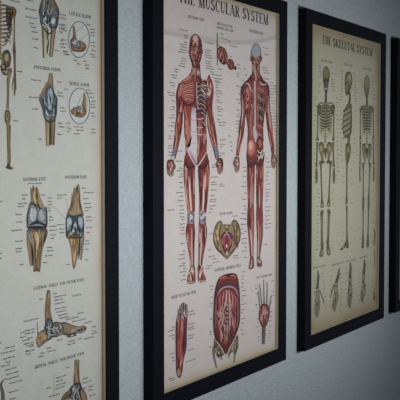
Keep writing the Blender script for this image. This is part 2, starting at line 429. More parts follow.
both(p1.poly, [(1.6, 56), (4, 51), (8.4, 50), (10.8, 56), (10.6, 62), (9.4, 67), (6, 67.6), (3.6, 64), (1.8, 62)], '7A6036', SD)
both(p1.stroke, [(2.6, 62, 1.8), (1.4, 68, 1.8), (3.6, 73.6, 2), (7.4, 74, 2), (9.6, 69, 2.2)], '7A6036', SD)
both(p1.poly, [(4.6, 54), (8, 53), (9, 58), (7, 62.4), (4.4, 60)], 'B8A272', '6A5030')
both(p1.stroke, [(3, 68, 1.6), (5.5, 71, 1.6), (3, 75, 1.5)], SB, SD)
both(p1.stroke, [(10.2, 70, 3.4), (9.3, 74, 3.6), (8.4, 82, 2.4), (7.8, 100, 2.2), (7.4, 109, 3)], 'A89258', '5E4A28')
both(p1.poly, [(4.4, 116), (5, 111), (8, 109.5), (10.2, 113), (10.2, 120), (8, 125), (5.2, 123)], '6E5630', '6A5636')
both(p1.poly, [(5.8, 112), (8.8, 112.5), (9, 118), (7.4, 121), (5.8, 118)], 'C2AE7E', '7A6036')
both(p1.stroke, [(7.6, 121, 4.6), (8, 127, 3.2), (8.2, 145, 2.2), (8.5, 160, 2.2), (8.6, 167, 3)], 'A48C52', '5E4A28')
both(p1.stroke, [(10.2, 125, 1.4), (10, 145, 1), (10, 163, 1.6)], '9A8250', '5E4A28')
both(p1.stroke, [(8.4, 163, 3), (9.4, 168, 3.2), (13, 168, 1.6)], '6A5A32', '40341C')
both(p1.stroke, [(8.2, 165, 2), (6.4, 168.5, 2.2)], '6A5A32', '40341C')

for a in ([(9, 12, 1), (11, 20, 1.4), (8.6, 29, .8)], [(12.6, 10, .8), (12, 18, 1.2), (10, 26, .6)], [(2, 56, .8), (3.6, 63, 1.6), (6, 70, 1)], [(4, 52, .8), (9.4, 53.5, 1.1), (10.4, 60, .8)], [(0, 66, 1), (3, 70, 1.6), (6.6, 68, 1)]): both(p1.stroke, a, '3E2A18', SD)
both(p1.stroke, [(1, 53, .8), (3, 60, 1.6), (2, 68, 1)], 'A89060', SD)
both(p1.stroke, [(14.2, 47, 2.6), (14, 50, 3.2), (14, 53, 2)], '7E6238', SD)
both(p1.stroke, [(6.6, 70.5, 1.6), (10, 69.4, 3.2), (11.4, 72.6, 1.2)], '8E7442', SD)
for i in range(9): both(p1.stroke, [(AX+5, 9+i*4, .5), (AX+9, 8.6+i*4, 1), (AX+11, 11+i*4, .5)], '3A2816')
for a in ([(7, 78, .4), (7.2, 92, .7), (7, 106, .4)], [(9.1, 80, .4), (8.6, 94, .6), (8.4, 106, .4)], [(7, 126, .4), (7.6, 145, .7), (7.8, 162, .4)]): both(p1.stroke, a, '5A4424')
both(p1.poly, [(6.4, 113.5), (8, 112.6), (8.6, 116), (7.6, 119), (6.4, 117.4)], '8A7040', '4E3A1E')

def shaft(p, a, b_, wa, wb, col=BONE, ed='6B4E2C'):
    p.stroke([(a[0], a[1], wa), ((a[0]+b_[0])/2, (a[1]+b_[1])/2, (wa+wb)/2*.92), (b_[0], b_[1], wb)], col, ed)
def streaks(p, cx, cy, rx, ry, n, cols, w_, seed, ang=0):
    r_ = random.Random(seed)
    for i in range(int(n*1.7)):
        a = r_.uniform(0, 6.28); q = math.sqrt(r_.random())*.85; x = cx+rx*q*math.cos(a); y = cy+ry*q*math.sin(a)
        L = r_.uniform(.15, .45)*ry; t = math.radians(ang+r_.uniform(-25, 25)); dx, dy = math.sin(t)*L*rx/ry, math.cos(t)*L
        b_ = r_.uniform(-.6, .6)*w_*2
        p.stroke([(x-dx, y-dy, w_*.5), (x+b_, y, w_*1.5), (x+dx, y+dy, w_*.5)], r_.choice(cols), None, None, 3)

# anterior elbow
p1.stroke([(47.5, -14, 9), (47.8, -4, 11), (48, 2, 15), (48.6, 9, 20), (49.3, 14, 20.5)], BONE, '6B4E2C')
p1.poly([(39.4, 13), (41.5, 6), (45, 8), (47.5, 15.5), (52, 15), (55.5, 9), (59.2, 12), (58.6, 20), (57, 28), (52, 30.5), (46, 29), (41, 26)], JG, JG_D)
p1.poly([(45, 0), (47.4, -4), (50.5, 0), (51, 8), (48.5, 14), (46, 10)], '6F8292', '4A5058')
p1.poly([(46.5, 3), (48.4, 0), (49, 7), (47.8, 10)], '2E3A48', '6A7480')
p1.poly([(41.5, 15), (47, 16), (48.5, 22), (44.5, 25), (41.5, 22)], 'AEB8BE', '68727C')
p1.oval(53.2, 21, 2.4, 4, 'D2D4D0', '5A6068', 10)
p1.stroke([(50.5, 14, 1), (49.6, 20, 1.2), (51.5, 27, 1.6), (56, 27.5, 1)], '30343C')
p1.stroke([(42, 25, 1.4), (47, 26.5, 2.2), (50.5, 30.5, 1.8)], 'E2DCC8', '8C8878')
streaks(p1, 47, 18, 6, 9, 26, ['59646F', 'C9D0D4', '2A323C', 'A6AFB4', '1E242C', '3E4853'], .5, 5, -30)
shaft(p1, (44.0, 27), (44.6, 58), 5.2, 3.6); shaft(p1, (53.6, 28), (50.8, 57), 5.2, 3.8)
p1.stroke([(47.6, 30, 1.4), (48.0, 42, 2), (47.2, 54, .8)], '3C3230'); p1.stroke([(50, 32, .5), (47, 44, .8), (46.4, 50, .4)], 'C8B89A')
p1.fibres([(44.0, 27, 5), (44.6, 58, 3.2)], 9, ['7A5E38', 'E0CCA0', '4A3620', '5E4428'], .8, .5, seed=2); p1.fibres([(53.6, 28, 5), (50.8, 57, 3.4)], 9, ['7A5E38', 'E0CCA0', '4A3620', '5E4428'], .8, .5, seed=3)
p1.fibres([(47.5, -14, 8), (48, 2, 13), (48.6, 9, 18)], 12, ['8A6E44', 'DCC598', '6A5032'], .9, .6, seed=4)
for a in ([(41, 12, .6), (42.4, 18, 1.3), (41.6, 25, .6)], [(58.4, 12, .6), (57.6, 19, 1.6), (55.6, 27, .6)], [(45.4, 9, .5), (47, 16, 1.3), (47.6, 24, .5)], [(52, 14, .5), (55.4, 16, 1), (57, 22, .4)]): p1.stroke(a, '2A3038', '59646F')
p1.stroke([(43, 20, .4), (46, 24, 1.2), (49, 25.6, .4)], 'DDE2E2', '8A98A2'); p1.stroke([(43.4, 28, 1), (46.5, 32, 1.3), (50, 33.5, 1.4), (54, 30, .8)], '2E2620', '5A4A3A')
# posterior elbow
p1.stroke([(50.8, 73, 3.6), (50.6, 80, 5), (49.8, 90, 8.5), (48.8, 97, 16)], BONE, '6B4E2C')
p1.poly([(39, 98.5), (42.5, 92), (47.4, 88), (50, 84), (52.6, 90), (57, 97), (57.4, 104), (56, 118), (50, 121.5), (44.4, 119), (42, 109), (39.6, 102)], JG, JG_D)
p1.stroke([(38.8, 98.5, 2), (43, 92, 3), (48, 82, 2.6)], 'BC8E56', '6B4426')
p1.poly([(47.6, 92), (50.4, 87), (53, 92), (52.8, 99), (50.2, 103), (47.6, 99)], 'A9BCC8', '4A5866')
p1.stroke([(43.4, 99, 1.2), (45.6, 107, 2), (50.5, 111.5, 2.2), (54.2, 105, 1.2)], '283240', '4A5866')
p1.stroke([(43.5, 108, 1), (48, 115, 1.6), (54, 115, 1.2)], 'D6DAD8', '7A828A')
p1.stroke([(45, 103, .8), (49, 108.5, 1.2), (53, 103, .8)], 'C4D0D8', '6A7682')
streaks(p1, 49.5, 107, 6, 12, 30, ['59646F', 'CDD5DA', '353D48', 'A6B2B8', '1E2630', '2E3846'], .5, 6, 20)
shaft(p1, (47.6, 117), (48.0, 146), 5.6, 4.4); shaft(p1, (53.2, 119), (52.4, 145), 4.8, 4.2)
p1.stroke([(50.6, 120, .8), (50.4, 134, 1), (50.2, 144, .5)], '4A3626')
p1.fibres([(47.6, 117, 5), (48, 146, 4)], 9, ['7A5A36', 'E2C490', '4A3420', '5E4226'], .8, .5, seed=12); p1.fibres([(53.2, 119, 4.5), (52.4, 145, 4)], 8, ['7A5A36', 'E2C490', '4A3420', '5E4226'], .8, .5, seed=13)
for a in ([(41, 97, .5), (43.4, 104, 1.5), (44.8, 114, .8)], [(56.6, 97, .5), (55.6, 107, 1.5), (55.4, 116, .6)], [(47, 90, .4), (46, 97, 1.1), (47.6, 104, .5)], [(53, 91, .4), (54.4, 98, 1.1), (53, 104, .5)]): p1.stroke(a, '222A34', '4E5A66')
p1.stroke([(44.6, 119, 1), (50, 122, 1.8), (55.6, 119, 1)], '2E2A28', '5A5048')
# the two circled elbows
for cx, cy, k_ in ((79, 39.5, 0), (79.5, 106, 1)):
    p1.oval(cx, cy, 10.4, 18, 'CFCECA', None, 0, 28); p1.ring(cx, cy, 10.4, 18, .75, '4C4E56')
p1.stroke([(73.6, 26, 2), (74.2, 33, 2.6), (74.6, 41, 4.4)], '9C7248', '5A3A22')
p1.poly([(70.2, 41), (73.5, 37), (77, 40), (81, 41), (84.5, 43), (86.6, 47), (84, 51), (78, 52), (72, 50.5)], 'A57C50', '5A3A22')
p1.poly([(71.5, 40.5), (76, 39), (80.5, 43), (79, 47.5), (74, 47.5)], JG, '3A444E')
streaks(p1, 76.5, 43.5, 4.5, 4, 14, ['D4D8D8', '39434E', '5F6E7A', 'C8A878'], .5, 7, 50)
streaks(p1, 81, 49, 4, 2.4, 9, ['4A3020', 'C79A66', '2E2420'], .6, 8, 80)
p1.line([(75.5, 33), (79, 29.5), (85, 24)], .35, '6A6A68'); p1.line([(80, 41), (84, 37), (88.5, 33.5)], .35, '6A6A68')
p1.stroke([(84.2, 93, 1.8), (84.4, 99, 2.8), (83.4, 108, 5)], 'A4815A', '66482E')
p1.stroke([(86.5, 96, .8), (87.2, 104, 1), (86, 112, 1)], 'C8A676')
p1.poly([(71, 110), (75, 107), (80, 108), (85, 108), (86.4, 113), (82, 117.5), (75.5, 116.5), (71.5, 113.5)], 'A57C50', '5A3A22')
p1.poly([(76, 108), (79, 105.5), (84, 107), (83.4, 112), (78.5, 112.5)], JG, '3A444E')
streaks(p1, 80, 109, 3.8, 3.4, 12, ['D8DAD6', '39434E', '5F6E7A', 'D0B080'], .5, 9, 30)
streaks(p1, 77, 114, 4.5, 2, 9, ['4A3020', 'D0A470', '2E2420'], .6, 10, 80)
p1.line([(77, 107), (80, 99), (82.5, 95)], .35, '6A6A68')
# anterior knee
p1.poly([(30.2, 187), (31.8, 189.5), (33.2, 184.5), (35, 188.5), (37, 186.5), (38.6, 191), (41, 199), (45.2, 208), (46.8, 214), (38, 216), (29, 208), (30.6, 200)], 'B0966A', '76552A')
p1.poly([(30.4, 202.5), (36, 204), (43, 210), (46.4, 206.5), (47.4, 215), (47, 227), (40, 230.5), (30, 230), (26.6, 226), (26.8, 214)], '979B9F', '34383E')
p1.oval(33.2, 214.5, 4, 8, 'B9BCBC', '7C8288', 5); p1.oval(42, 215, 3.5, 7.5, 'AEB2B4', '70767C', -5)
p1.stroke([(37.4, 212, .8), (37, 219, 2), (38.4, 224, 3.6)], '4A4E54', '868C92')
p1.stroke([(30, 225, 2), (36, 222.5, 3), (40, 223, 2.4), (46.5, 226, 2)], '22242A', '4A4C52')
p1.stroke([(28, 230.5, 2), (37, 228.5, 3.4), (47, 230, 2.4)], '343A46', '7E8A98')
p1.stroke([(36.6, 204, .5), (42.6, 210, .7), (44.4, 216, .5)], '7A6248')
p1.fibres([(34, 186, 6), (36, 198, 9), (40, 210, 12)], 22, ['7A5828', 'E4C48A', '9A7440', '4E361C', '5E4222'], .8, .7, seed=21)
p1.poly([(27, 230), (33, 229), (40, 230.5), (47.3, 230), (46.6, 238), (43.4, 246), (41.4, 258), (40, 271.5), (36.5, 271), (33.4, 271.5), (33.6, 258), (32, 247), (29.6, 240), (27, 236)], 'AC9066', '6B4C28')
p1.fibres([(37, 230, 16), (38, 240, 12), (37.4, 252, 7), (36.8, 270, 5)], 26, ['7A5828', 'E4C68E', '9A7444', '4A341E', '5E4224'], .85, .8, seed=22)
p1.stroke([(28.2, 233, 3), (28.4, 241, 4), (29.6, 252, 3), (31.2, 266, 2.4)], 'B08C5C', '5E442C')
p1.stroke([(31.2, 243, 1), (32.4, 253, 2), (33, 266, .9)], '2E2826')
p1.stroke([(27.6, 232, 1.4), (30, 238, 3), (32, 244, 1.4)], '9AA2A6', '50565C'); p1.stroke([(45.4, 231, 1), (44.6, 238, 2.4), (43, 246, .8)], '4C4438')
p1.stroke([(36.6, 232, 1), (38, 240, 2), (37, 249, .8)], 'D8BC88')
for a in ([(29, 206, .5), (27.6, 214, 1.2), (28, 224, .7)], [(45.4, 209, .5), (46.6, 217, 1.1), (46, 225, .6)], [(31, 203, .5), (35.6, 206, 1.2), (37.6, 211, .6)], [(38.4, 212, .5), (40, 208.4, 1), (43.4, 209, .5)], [(33, 224, .6), (37, 220.6, 1.4), (41, 223, .6)]): p1.stroke(a, '2A2C30', '60646A')
p1.stroke([(28, 227.4, 1.6), (37, 227, 2.4), (46.4, 227.6, 1.6)], '1C1E24', '3A3E46'); p1.stroke([(31.6, 208, .6), (31, 215, 1.7), (32.4, 221, .6)], 'DADCDA', 'A0A4A8')
p1.stroke([(40.8, 232, .5), (41.6, 242, 1.4), (39.8, 256, .7)], '5A3E22', '8E6C40'); p1.stroke([(33, 232, .5), (34.4, 242, 1.1), (34.8, 256, .5)], '5A3E22', '8E6C40')
# posterior knee
p1.poly([(74, 187), (75.4, 190), (78.4, 184), (80, 189), (80.4, 200), (82, 208), (83.4, 216), (74, 219), (66.4, 216), (69.6, 207), (72.2, 198)], 'AA9064', '6E4E28')
p1.fibres([(77, 185, 4), (76.6, 198, 8), (75, 212, 14)], 24, ['765426', 'DDBC84', '947040', '4A341E', '5E4224'], .85, .7, seed=23)
p1.poly([(66, 218), (69, 214.5), (73, 216), (77, 215), (81.5, 214.5), (83.4, 220), (84, 232), (81.5, 238), (75, 239), (67, 238.5), (65.6, 230)], '5A6470', '2A3038')
p1.poly([(66.4, 219), (69.6, 217), (72, 221), (71, 228), (68, 231), (66.2, 227)], 'B4C2CA', '76848E'); p1.poly([(78, 218), (81.4, 216.6), (83, 222), (82, 228.5), (79, 227)], 'A9B8C0', '6E7C86')
p1.stroke([(72, 230, .8), (75, 225, 1.6), (79, 230, 1), (81, 236, .8)], 'D8DEE0', '76848E'); p1.stroke([(74.5, 218, .8), (76.5, 226, 1.8), (73, 235, 1)], '1E2630', '3A444E')
p1.stroke([(68, 238, 1), (71, 232, 1.8), (75, 229, .8)], 'D2B468', '8A7440')
streaks(p1, 75, 229, 7, 7, 26, ['A8B6BE', '222A34', 'D6DCDC', '46525E'], .5, 24, 15)
p1.poly([(68.4, 237), (74, 235), (80.6, 236), (79.4, 246), (77.6, 256), (75.6, 265), (73.4, 269), (72, 262), (71, 250)], 'B68A50', '62442A')
p1.fibres([(74.5, 236, 10), (75, 248, 7), (74, 264, 3)], 18, ['86602E', 'DDB87A', '5C4028'], .85, .7, seed=25)
p1.stroke([(82.6, 232, 2.6), (82.8, 240, 2.8), (81.8, 250, 2.2), (80.8, 260, 1.8)], 'A98A60', '5A4430'); p1.stroke([(79.9, 238, 1.4), (79.4, 248, 2.4), (78.6, 259, .8)], '484C52', '2A2C30')
for a in ([(72.6, 217, .5), (73, 225, 1.6), (71, 232, .8)], [(77.4, 217, .5), (77.6, 225, 1.7), (80, 233, .8)], [(67, 216.6, .6), (66.4, 225, 1), (67, 235, .6)], [(83.4, 218, .5), (83.6, 227, 1), (82.6, 236, .6)], [(69, 236.6, .8), (75, 238, 1.4), (82, 237, .7)]): p1.stroke(a, '161C24', '3A434E')
p1.stroke([(72, 192, .4), (71.4, 203, 1.2), (68.4, 214, .6)], '4A341C', '8E6A38'); p1.stroke([(79.8, 190, .4), (79.6, 202, 1.4), (81.8, 213, .6)], '4A341C', '8E6A38')
# lateral ankle and foot
p1.stroke([(48.6, 290, 3.2), (48, 302, 5.2), (47.6, 312, 6), (49, 322, 8)], 'B48C58', '65472A')
p1.fibres([(48.6, 290, 3), (48, 302, 5), (47.8, 318, 6)], 12, ['86602E', 'E2C48C', '5C4028'], .8, .6, seed=31)
p1.poly([(47.6, 318), (52.6, 321), (54, 328), (53, 337), (47, 341), (43.6, 337), (44.4, 326)], '6E7680', '30363E')
p1.poly([(43.8, 330), (48.4, 335), (47, 340.5), (42, 345.5), (38.4, 347.8), (36.2, 343), (37, 336.5), (40, 331.5)], 'B8905E', '5C4028')
p1.stroke([(37.2, 322, .7), (37.4, 328, 1), (38, 335, 1.6)], '8A7C96', '5A4C68')
p1.poly([(52.4, 324), (57, 321.6), (61, 322.6), (65, 322), (72, 324.8), (79, 326.6), (83, 325.6), (86.4, 327.4), (85.8, 330), (82.6, 331.4), (81, 333.6), (77.6, 333), (75, 336), (71.6, 334.6), (69.6, 337.4), (65.6, 334.6), (60, 335.6), (57, 337), (52, 336)], '8A8070', '2E2824')
streaks(p1, 57, 329, 5, 6, 28, ['C9CED0', '353D46', '66727C', 'D8C8A0'], .6, 33, 60)
p1.stroke([(63, 333, .5), (70, 334.6, 1.1), (77, 332.6, .8), (84, 331, .5)], '2A2626', '5A5048'); p1.stroke([(56, 333.6, .5), (60, 331, 1.1), (63, 328, .6)], '2A2C30', '5A5C60')
for x in (79.4, 82, 84.4): p1.stroke([(x, 326.4, .4), (x+.6, 329, .8), (x+.2, 332, .4)], '3A3028', '6A5A48')
for dy in (-1.6, .6, 2.8):
    p1.stroke([(62, 326+dy, 1.2), (70, 328+dy, 1.3), (78, 329+dy*.8, 1), (84.6, 328.6+dy*.7, .9)], 'D09E64', '4A3424')
streaks(p1, 78, 331, 7, 3, 14, ['2E2A28', 'C8B08A', '8C939A'], .6, 34, 70); streaks(p1, 48.6, 330, 4, 8, 22, ['C9CED0', '2E3640', '66727C'], .55, 35, 10)
streaks(p1, 42, 339, 3.5, 5, 10, ['8A6640', 'DDBD8C', '5C4028'], .6, 36, -40)
for a in ([(45, 322, .6), (47.6, 327, 1.4), (46, 335, .8)], [(51.6, 323, .6), (51, 331, 1.4), (53, 336, .6)], [(54, 322, .5), (57, 325, 1), (60, 330, .4)], [(60, 323, .5), (63, 327, 1), (64, 333, .4)], [(42, 345, .5), (47, 340.6, 1), (53, 337, .5)], [(64, 335, .4), (70, 337, 1), (76, 335.6, .4)]): p1.stroke(a, '20252C', '4A525A')
for a in ([(46, 326, .4), (49, 329, .9), (54, 328, .4)], [(53, 326, .4), (57, 329.6, .9), (60, 334, .4)], [(47.6, 332, .4), (51, 335, .9), (56, 334, .4)]): p1.stroke(a, 'D2D6D6', '8C949A')
# medial ankle and foot, running out at the bottom
p1.stroke([(77, 359.5, 4.6), (76.6, 370, 5.2), (76.6, 380, 6.4), (77.4, 386, 8)], 'A88760', '5E4630')
p1.fibres([(77, 359.5, 4), (76.6, 370, 5), (77, 384, 7)], 10, ['7A5A38', 'D0B288', '5C4028'], .8, .6, seed=37)
p1.poly([(73.6, 384), (80, 383), (82, 390), (80, 402), (72, 404), (66, 396), (69, 390)], '59616C', '2C323A')
p1.poly([(60, 403), (64, 394), (71, 390), (72.6, 397), (70, 408), (60, 412)], '9C7C58', '4A3626')
p1.poly([(81, 388), (84.6, 391), (87.4, 399), (85, 408), (79, 408), (78, 397)], 'A98560', '4A3626')
p1.poly([(44, 416), (54, 406), (64, 402), (76, 406), (82, 414), (70, 424), (48, 428)], '94866E', '40362C')
streaks(p1, 74, 393, 6, 9, 30, ['C4CACE', '262C34', '66727C', 'B49A78'], .6, 38, 20)
for a in ([(72, 389, .6), (70, 396, 1.6), (66, 402, .8)], [(76, 388, .5), (75, 395, 1.5), (78, 402, .8)], [(80.4, 387, .5), (80, 394, 1.4), (82, 401, .8)], [(62, 402, .5), (66, 397, 1.2), (70, 393, .6)]): p1.stroke(a, '1E222A', '4A505A')
for a in ([(73, 385, .4), (75.6, 391, .9), (73, 398, .5)], [(79, 385, .4), (77.6, 392, .9), (80, 398, .5)], [(65, 401, .4), (69.6, 399, .8), (74, 401, .4)]): p1.stroke(a, 'CED2D2', '8C949A')
p1.stroke([(6, 378, .1), (1, 384, 2.4), (2.6, 393, 3.4), (3.2, 404, 3.6)], '82756A', '3C342E')
# headings
H1 = '3C3C3E'
p1.title(69.0, 15.2, 91, 18.6, 3.6, 'LATERAL ELBOW', H1, .09, 1.35); p1.title(69.4, 84.6, 89.4, 87, 3.4, 'MEDIAL ELBOW', H1, .09, 1.35)
p1.title(34, 68.6, 60.6, 71.8, 3.4, 'POSTERIOR ELBOW', H1, .09, 1.35); p1.title(35, -22, 61, -18, 3.4, 'ANTERIOR ELBOW', H1, .09, 1.35)
p1.title(22.8, 180.6, 46, 181.2, 3.4, 'ANTERIOR KNEE', H1, .09, 1.35); p1.title(64.8, 178.8, 87, 178.4, 3.2, 'POSTERIOR KNEE', H1, .09, 1.35)
p1.title(33.4, 289.5, 84, 281.6, 3.3, 'LATERAL ANKLE AND OUTER FOOT', H1, .09, 1.35); p1.title(34.6, 368.5, 84.4, 355, 3.3, 'MEDIAL ANKLE AND INNER FOOT', H1, .09, 1.35)
p1.label(35, 183.2, 'front of a right knee', .0034, 'c', '4A4846')
# captions
L1 = '4A4A4E'
for x, y, n, a in [(20, 2, 12, 'r'), (33, 1, 9, 'r'), (37, 10.5, 14, 'r'), (37, 18.5, 12, 'r'), (34, 23.5, 6, 'r'), (36, 27.5, 7, 'r'), (38, 32.5, 10, 'r'), (38.5, 39.5, 8, 'r'), (38, 48, 5, 'r'),
                   (60, 14, 7, 'l'), (60, 17.5, 8, 'l'), (59, 24.5, 6, 'l'), (59, 28, 7, 'l'), (59, 31.5, 8, 'l'), (60, 40, 6, 'l'), (60, 43.5, 5, 'l'), (60, 46.5, 7, 'l'), (55, 50, 4, 'l'), (63, 51, 6, 'l'), (66, 54, 5, 'l'),
                   (41, 80.5, 11, 'r'), (37.5, 97.5, 11, 'r'), (38, 109, 11, 'r'), (42, 138.8, 4, 'r'), (57, 81.5, 7, 'l'), (57.5, 92.5, 6, 'l'), (58, 95.5, 8, 'l'), (60, 107.5, 8, 'l'), (60, 111, 6, 'l'), (58, 123, 6, 'l'), (58.6, 126.5, 7, 'l'), (57, 134, 6, 'l'),
                   (17, 71, 6, 'l'), (13, 120.5, 7, 'l')]:
    p1.label(x, y, words(r, n), .0034, a, L1)
for x, y in [(86, 24), (90, 29), (90, 32), (90, 35), (91, 42), (91, 45.5), (91.5, 50), (90, 54), (91, 56.6)]: p1.label(x, y, words(r, 7), .0032, 'l', L1)
for x, y in [(66, 25), (66.5, 28), (67, 31), (67, 40), (67, 44), (67.4, 52), (68, 54.6), (75, 56.6), (73, 60), (77, 63.5), (83, 61), (85, 64.6), (85, 68)]: p1.label(x, y, words(r, 6), .0032, 'r' if x < 70 else 'l', L1)
for x, y, n in [(64, 89, 5), (86, 89.6, 7), (86, 92.6, 10), (90, 97, 7), (91, 101, 7), (91, 104, 5), (91, 107, 8), (91, 113, 7), (91, 116, 6), (66, 123, 4), (67, 128, 6), (67, 131, 4), (74, 126.6, 12), (76, 130, 14), (74, 133.6, 10), (91, 129, 6), (91, 132.6, 7)]: p1.label(x, y, words(r, n), .0032, 'l', L1)
for x, y, n in [(28, 194.5, 9), (26, 198.5, 5), (27, 203, 12), (24, 206, 10), (22, 214, 9), (22, 221.5, 8), (22, 229.5, 12), (23, 240.5, 9), (22, 248, 8), (22, 251, 7), (24, 264, 5)]: p1.label(x, y, words(r, n), .0032, 'r', L1)
for x, y, n in [(41, 195, 5), (47.6, 198, 5), (47.6, 201.4, 6), (47.8, 204.6, 5), (47.6, 207.8, 7), (48, 210.6, 6), (49, 217, 6), (49, 220, 7), (49, 226.5, 10), (49.5, 230.5, 11), (50, 235, 10), (50, 238.4, 9), (47, 247.6, 8), (47, 251, 9), (44.6, 256, 11), (43, 262.6, 5),
                (57, 195, 13), (57, 198.2, 6), (82, 188, 5), (84, 192.6, 14), (83, 198.6, 11), (84, 203.6, 10), (85, 207.6, 12), (85, 210.6, 5), (86, 217, 8), (86, 220.6, 9), (86, 227.6, 10), (86, 232.6, 9), (85, 241, 8), (85, 244, 7), (85, 249.4, 8), (85, 260, 5)]:
    p1.label(x, y, words(r, n), .0032, 'l', L1)
for x, y, n in [(65, 224, 9), (65, 228.4, 8), (64.6, 232, 9), (70, 264, 5)]: p1.label(x, y, words(r, n), .0032, 'r', L1)
p1.line([(28, 203.5), (31, 213)], .3, '6A6866'); p1.line([(52, 206), (58, 211), (66, 219)], .3, '6A6866'); p1.line([(58, 195), (66.5, 200), (67.5, 216)], .3, '8A8886')
for x, y, n, a in [(43, 298.6, 5, 'r'), (53, 293.6, 4, 'l'), (54, 297, 14, 'l'), (54, 300.4, 12, 'l'), (54, 304, 14, 'l'), (72, 296, 13, 'l'), (55, 309, 13, 'l'), (56, 312.4, 14, 'l'), (58, 315.5, 14, 'l'), (59, 318.5, 15, 'l'), (77, 313.6, 8, 'l'), (66, 319.5, 16, 'l'), (72, 321.8, 18, 'l'), (84, 323, 12, 'l'),
                (39, 318, 17, 'r'), (35, 328.5, 12, 'r'), (35, 331.6, 11, 'r'), (33, 337, 9, 'r'), (34, 341.6, 11, 'r'), (34, 345.5, 6, 'r'), (92, 327, 7, 'l'), (92, 331.4, 8, 'l'), (91, 334, 9, 'l'), (84, 339, 12, 'l'), (78, 339, 5, 'l'), (68, 341.6, 9, 'l'), (67, 345, 12, 'l'), (57, 340.4, 8, 'l'), (46, 348.6, 6, 'l'), (47, 352, 11, 'l'), (40, 353.4, 5, 'l'), (38, 357, 6, 'l'), (30, 350.6, 10, 'c')]:
    p1.label(x, y, words(r, n), .0034, a, L1)
for x, y, n, a in [(70, 366.6, 5, 'r'), (56, 378, 13, 'l'), (56, 381.6, 12, 'l'), (56, 385.4, 12, 'l'), (55, 389, 13, 'l'), (51, 387, 7, 'r'), (49, 397, 14, 'l'), (83, 379, 8, 'l'), (83, 383, 10, 'l'), (88, 387, 9, 'l'), (88, 390.6, 10, 'l'), (89, 396, 9, 'l'), (83, 388.6, 5, 'l')]:
    p1.label(x, y, words(r, n), .0034, a, L1)
p1.line([(56.5, 375.5), (54, 376), (54, 392), (56, 392)], .3, '7A7886')
for i, (x, y, n) in enumerate([(15, 345.6, 15), (15.5, 349.8, 16), (15, 356, 14), (10.5, 361, 7), (10, 364, 9), (16.5, 367, 12), (19, 371, 17), (19.5, 375.4, 16), (22.5, 379.6, 16), (18.6, 389.5, 11), (16, 397.5, 7), (3, 201, 5), (2, 253, 6), (2, 258, 6), (1.4, 342.6, 4)]):
    p1.label(x, y, words(r, n), .0034, 'r', L1)
for x, y, n in [(20, 333, 9), (20, 337.6, 7), (22, 341, 13), (26, 346, 9), (26, 351, 6), (26, 354.6, 8)]: p1.label(x, y, words(r, n), .0032, 'l', L1)

# ---- print 2: the muscular system
LONG[0] = 1.7
p2 = Print(2, cap='46444E'); r = random.Random(5)
MUS = ['6E2A2C', 'A9564E', 'C48C7C', '4A1C20', '96443E', 'D8B4A6', '5E2428', 'B4665A']
def limb(p, pts, n, seed, base=RED, ed=RED_D, span=.85, w_=.8, cols=MUS):
    p.stroke(pts, base, ed, None, 5); p.fibres(pts, n, cols, span, w_, (0, 1), seed)
# front figure: arms
limb(p2, [(183, 84, 9), (180.6, 95, 9.4), (180, 106, 7.5), (179.6, 116, 7)], 24, 41)
limb(p2, [(180, 112, 6), (179, 122, 7.2), (178, 132, 6.8), (175.8, 146, 5.4), (173.4, 158, 4.4)], 26, 42)
p2.stroke([(174.6, 148, 3.6), (173.6, 156, 4), (172, 161, 3.4)], '8E8A98', '5A4A58'); p2.stroke([(173.6, 156, 2.4), (171.8, 162, 3)], 'D8D4D2', 'A09A98')
limb(p2, [(209, 80, 6), (210.4, 92, 6.6), (209.6, 104, 5.6), (209.6, 115, 6)], 20, 43)
limb(p2, [(209.6, 108, 5), (210.6, 122, 7.6), (212.6, 134, 7.4), (215.4, 148, 5.4), (217.4, 159, 4)], 26, 44)
p2.stroke([(215, 146, 3.4), (216.6, 154, 4), (218, 160, 3.2)], '8E8A98', '5A4A58')
def hand(p, cx, y0, y1, w0, s_=1, fc='7A3C3C', seed=1):
    h_ = y1-y0
    p.poly([(cx-w0*.35, y0), (cx+w0*.35, y0), (cx+w0*.5, y0+h_*.3), (cx+w0*.42, y0+h_*.6), (cx-w0*.42, y0+h_*.6), (cx-w0*.5, y0+h_*.3)], fc, '4E2A2A')
    for i in range(4):
        x = cx-w0*.36+i*w0*.24; L = h_*(.36, .42, .4, .3)[i if s_ > 0 else 3-i]
        p.stroke([(x, y0+h_*.5, w0*.2), (x+.1*s_, y0+h_*.5+L*.6, w0*.2), (x+(cx-x)*.25, y0+h_*.55+L, w0*.12)], 'A8786C', '55302E')
    p.stroke([(cx-s_*w0*.4, y0+h_*.15, w0*.22), (cx-s_*w0*.62, y0+h_*.35, w0*.2), (cx-s_*w0*.55, y0+h_*.55, w0*.14)], 'A8786C', '55302E')
    streaks(p, cx, y0+h_*.35, w0*.35, h_*.25, 8, ['C8A298', '4E2224', 'E0CEC4'], .5, seed)
hand(p2, 170.4, 160, 177.5, 7.4, -1, seed=51); hand(p2, 220, 158.5, 175, 6.4, 1, seed=52)
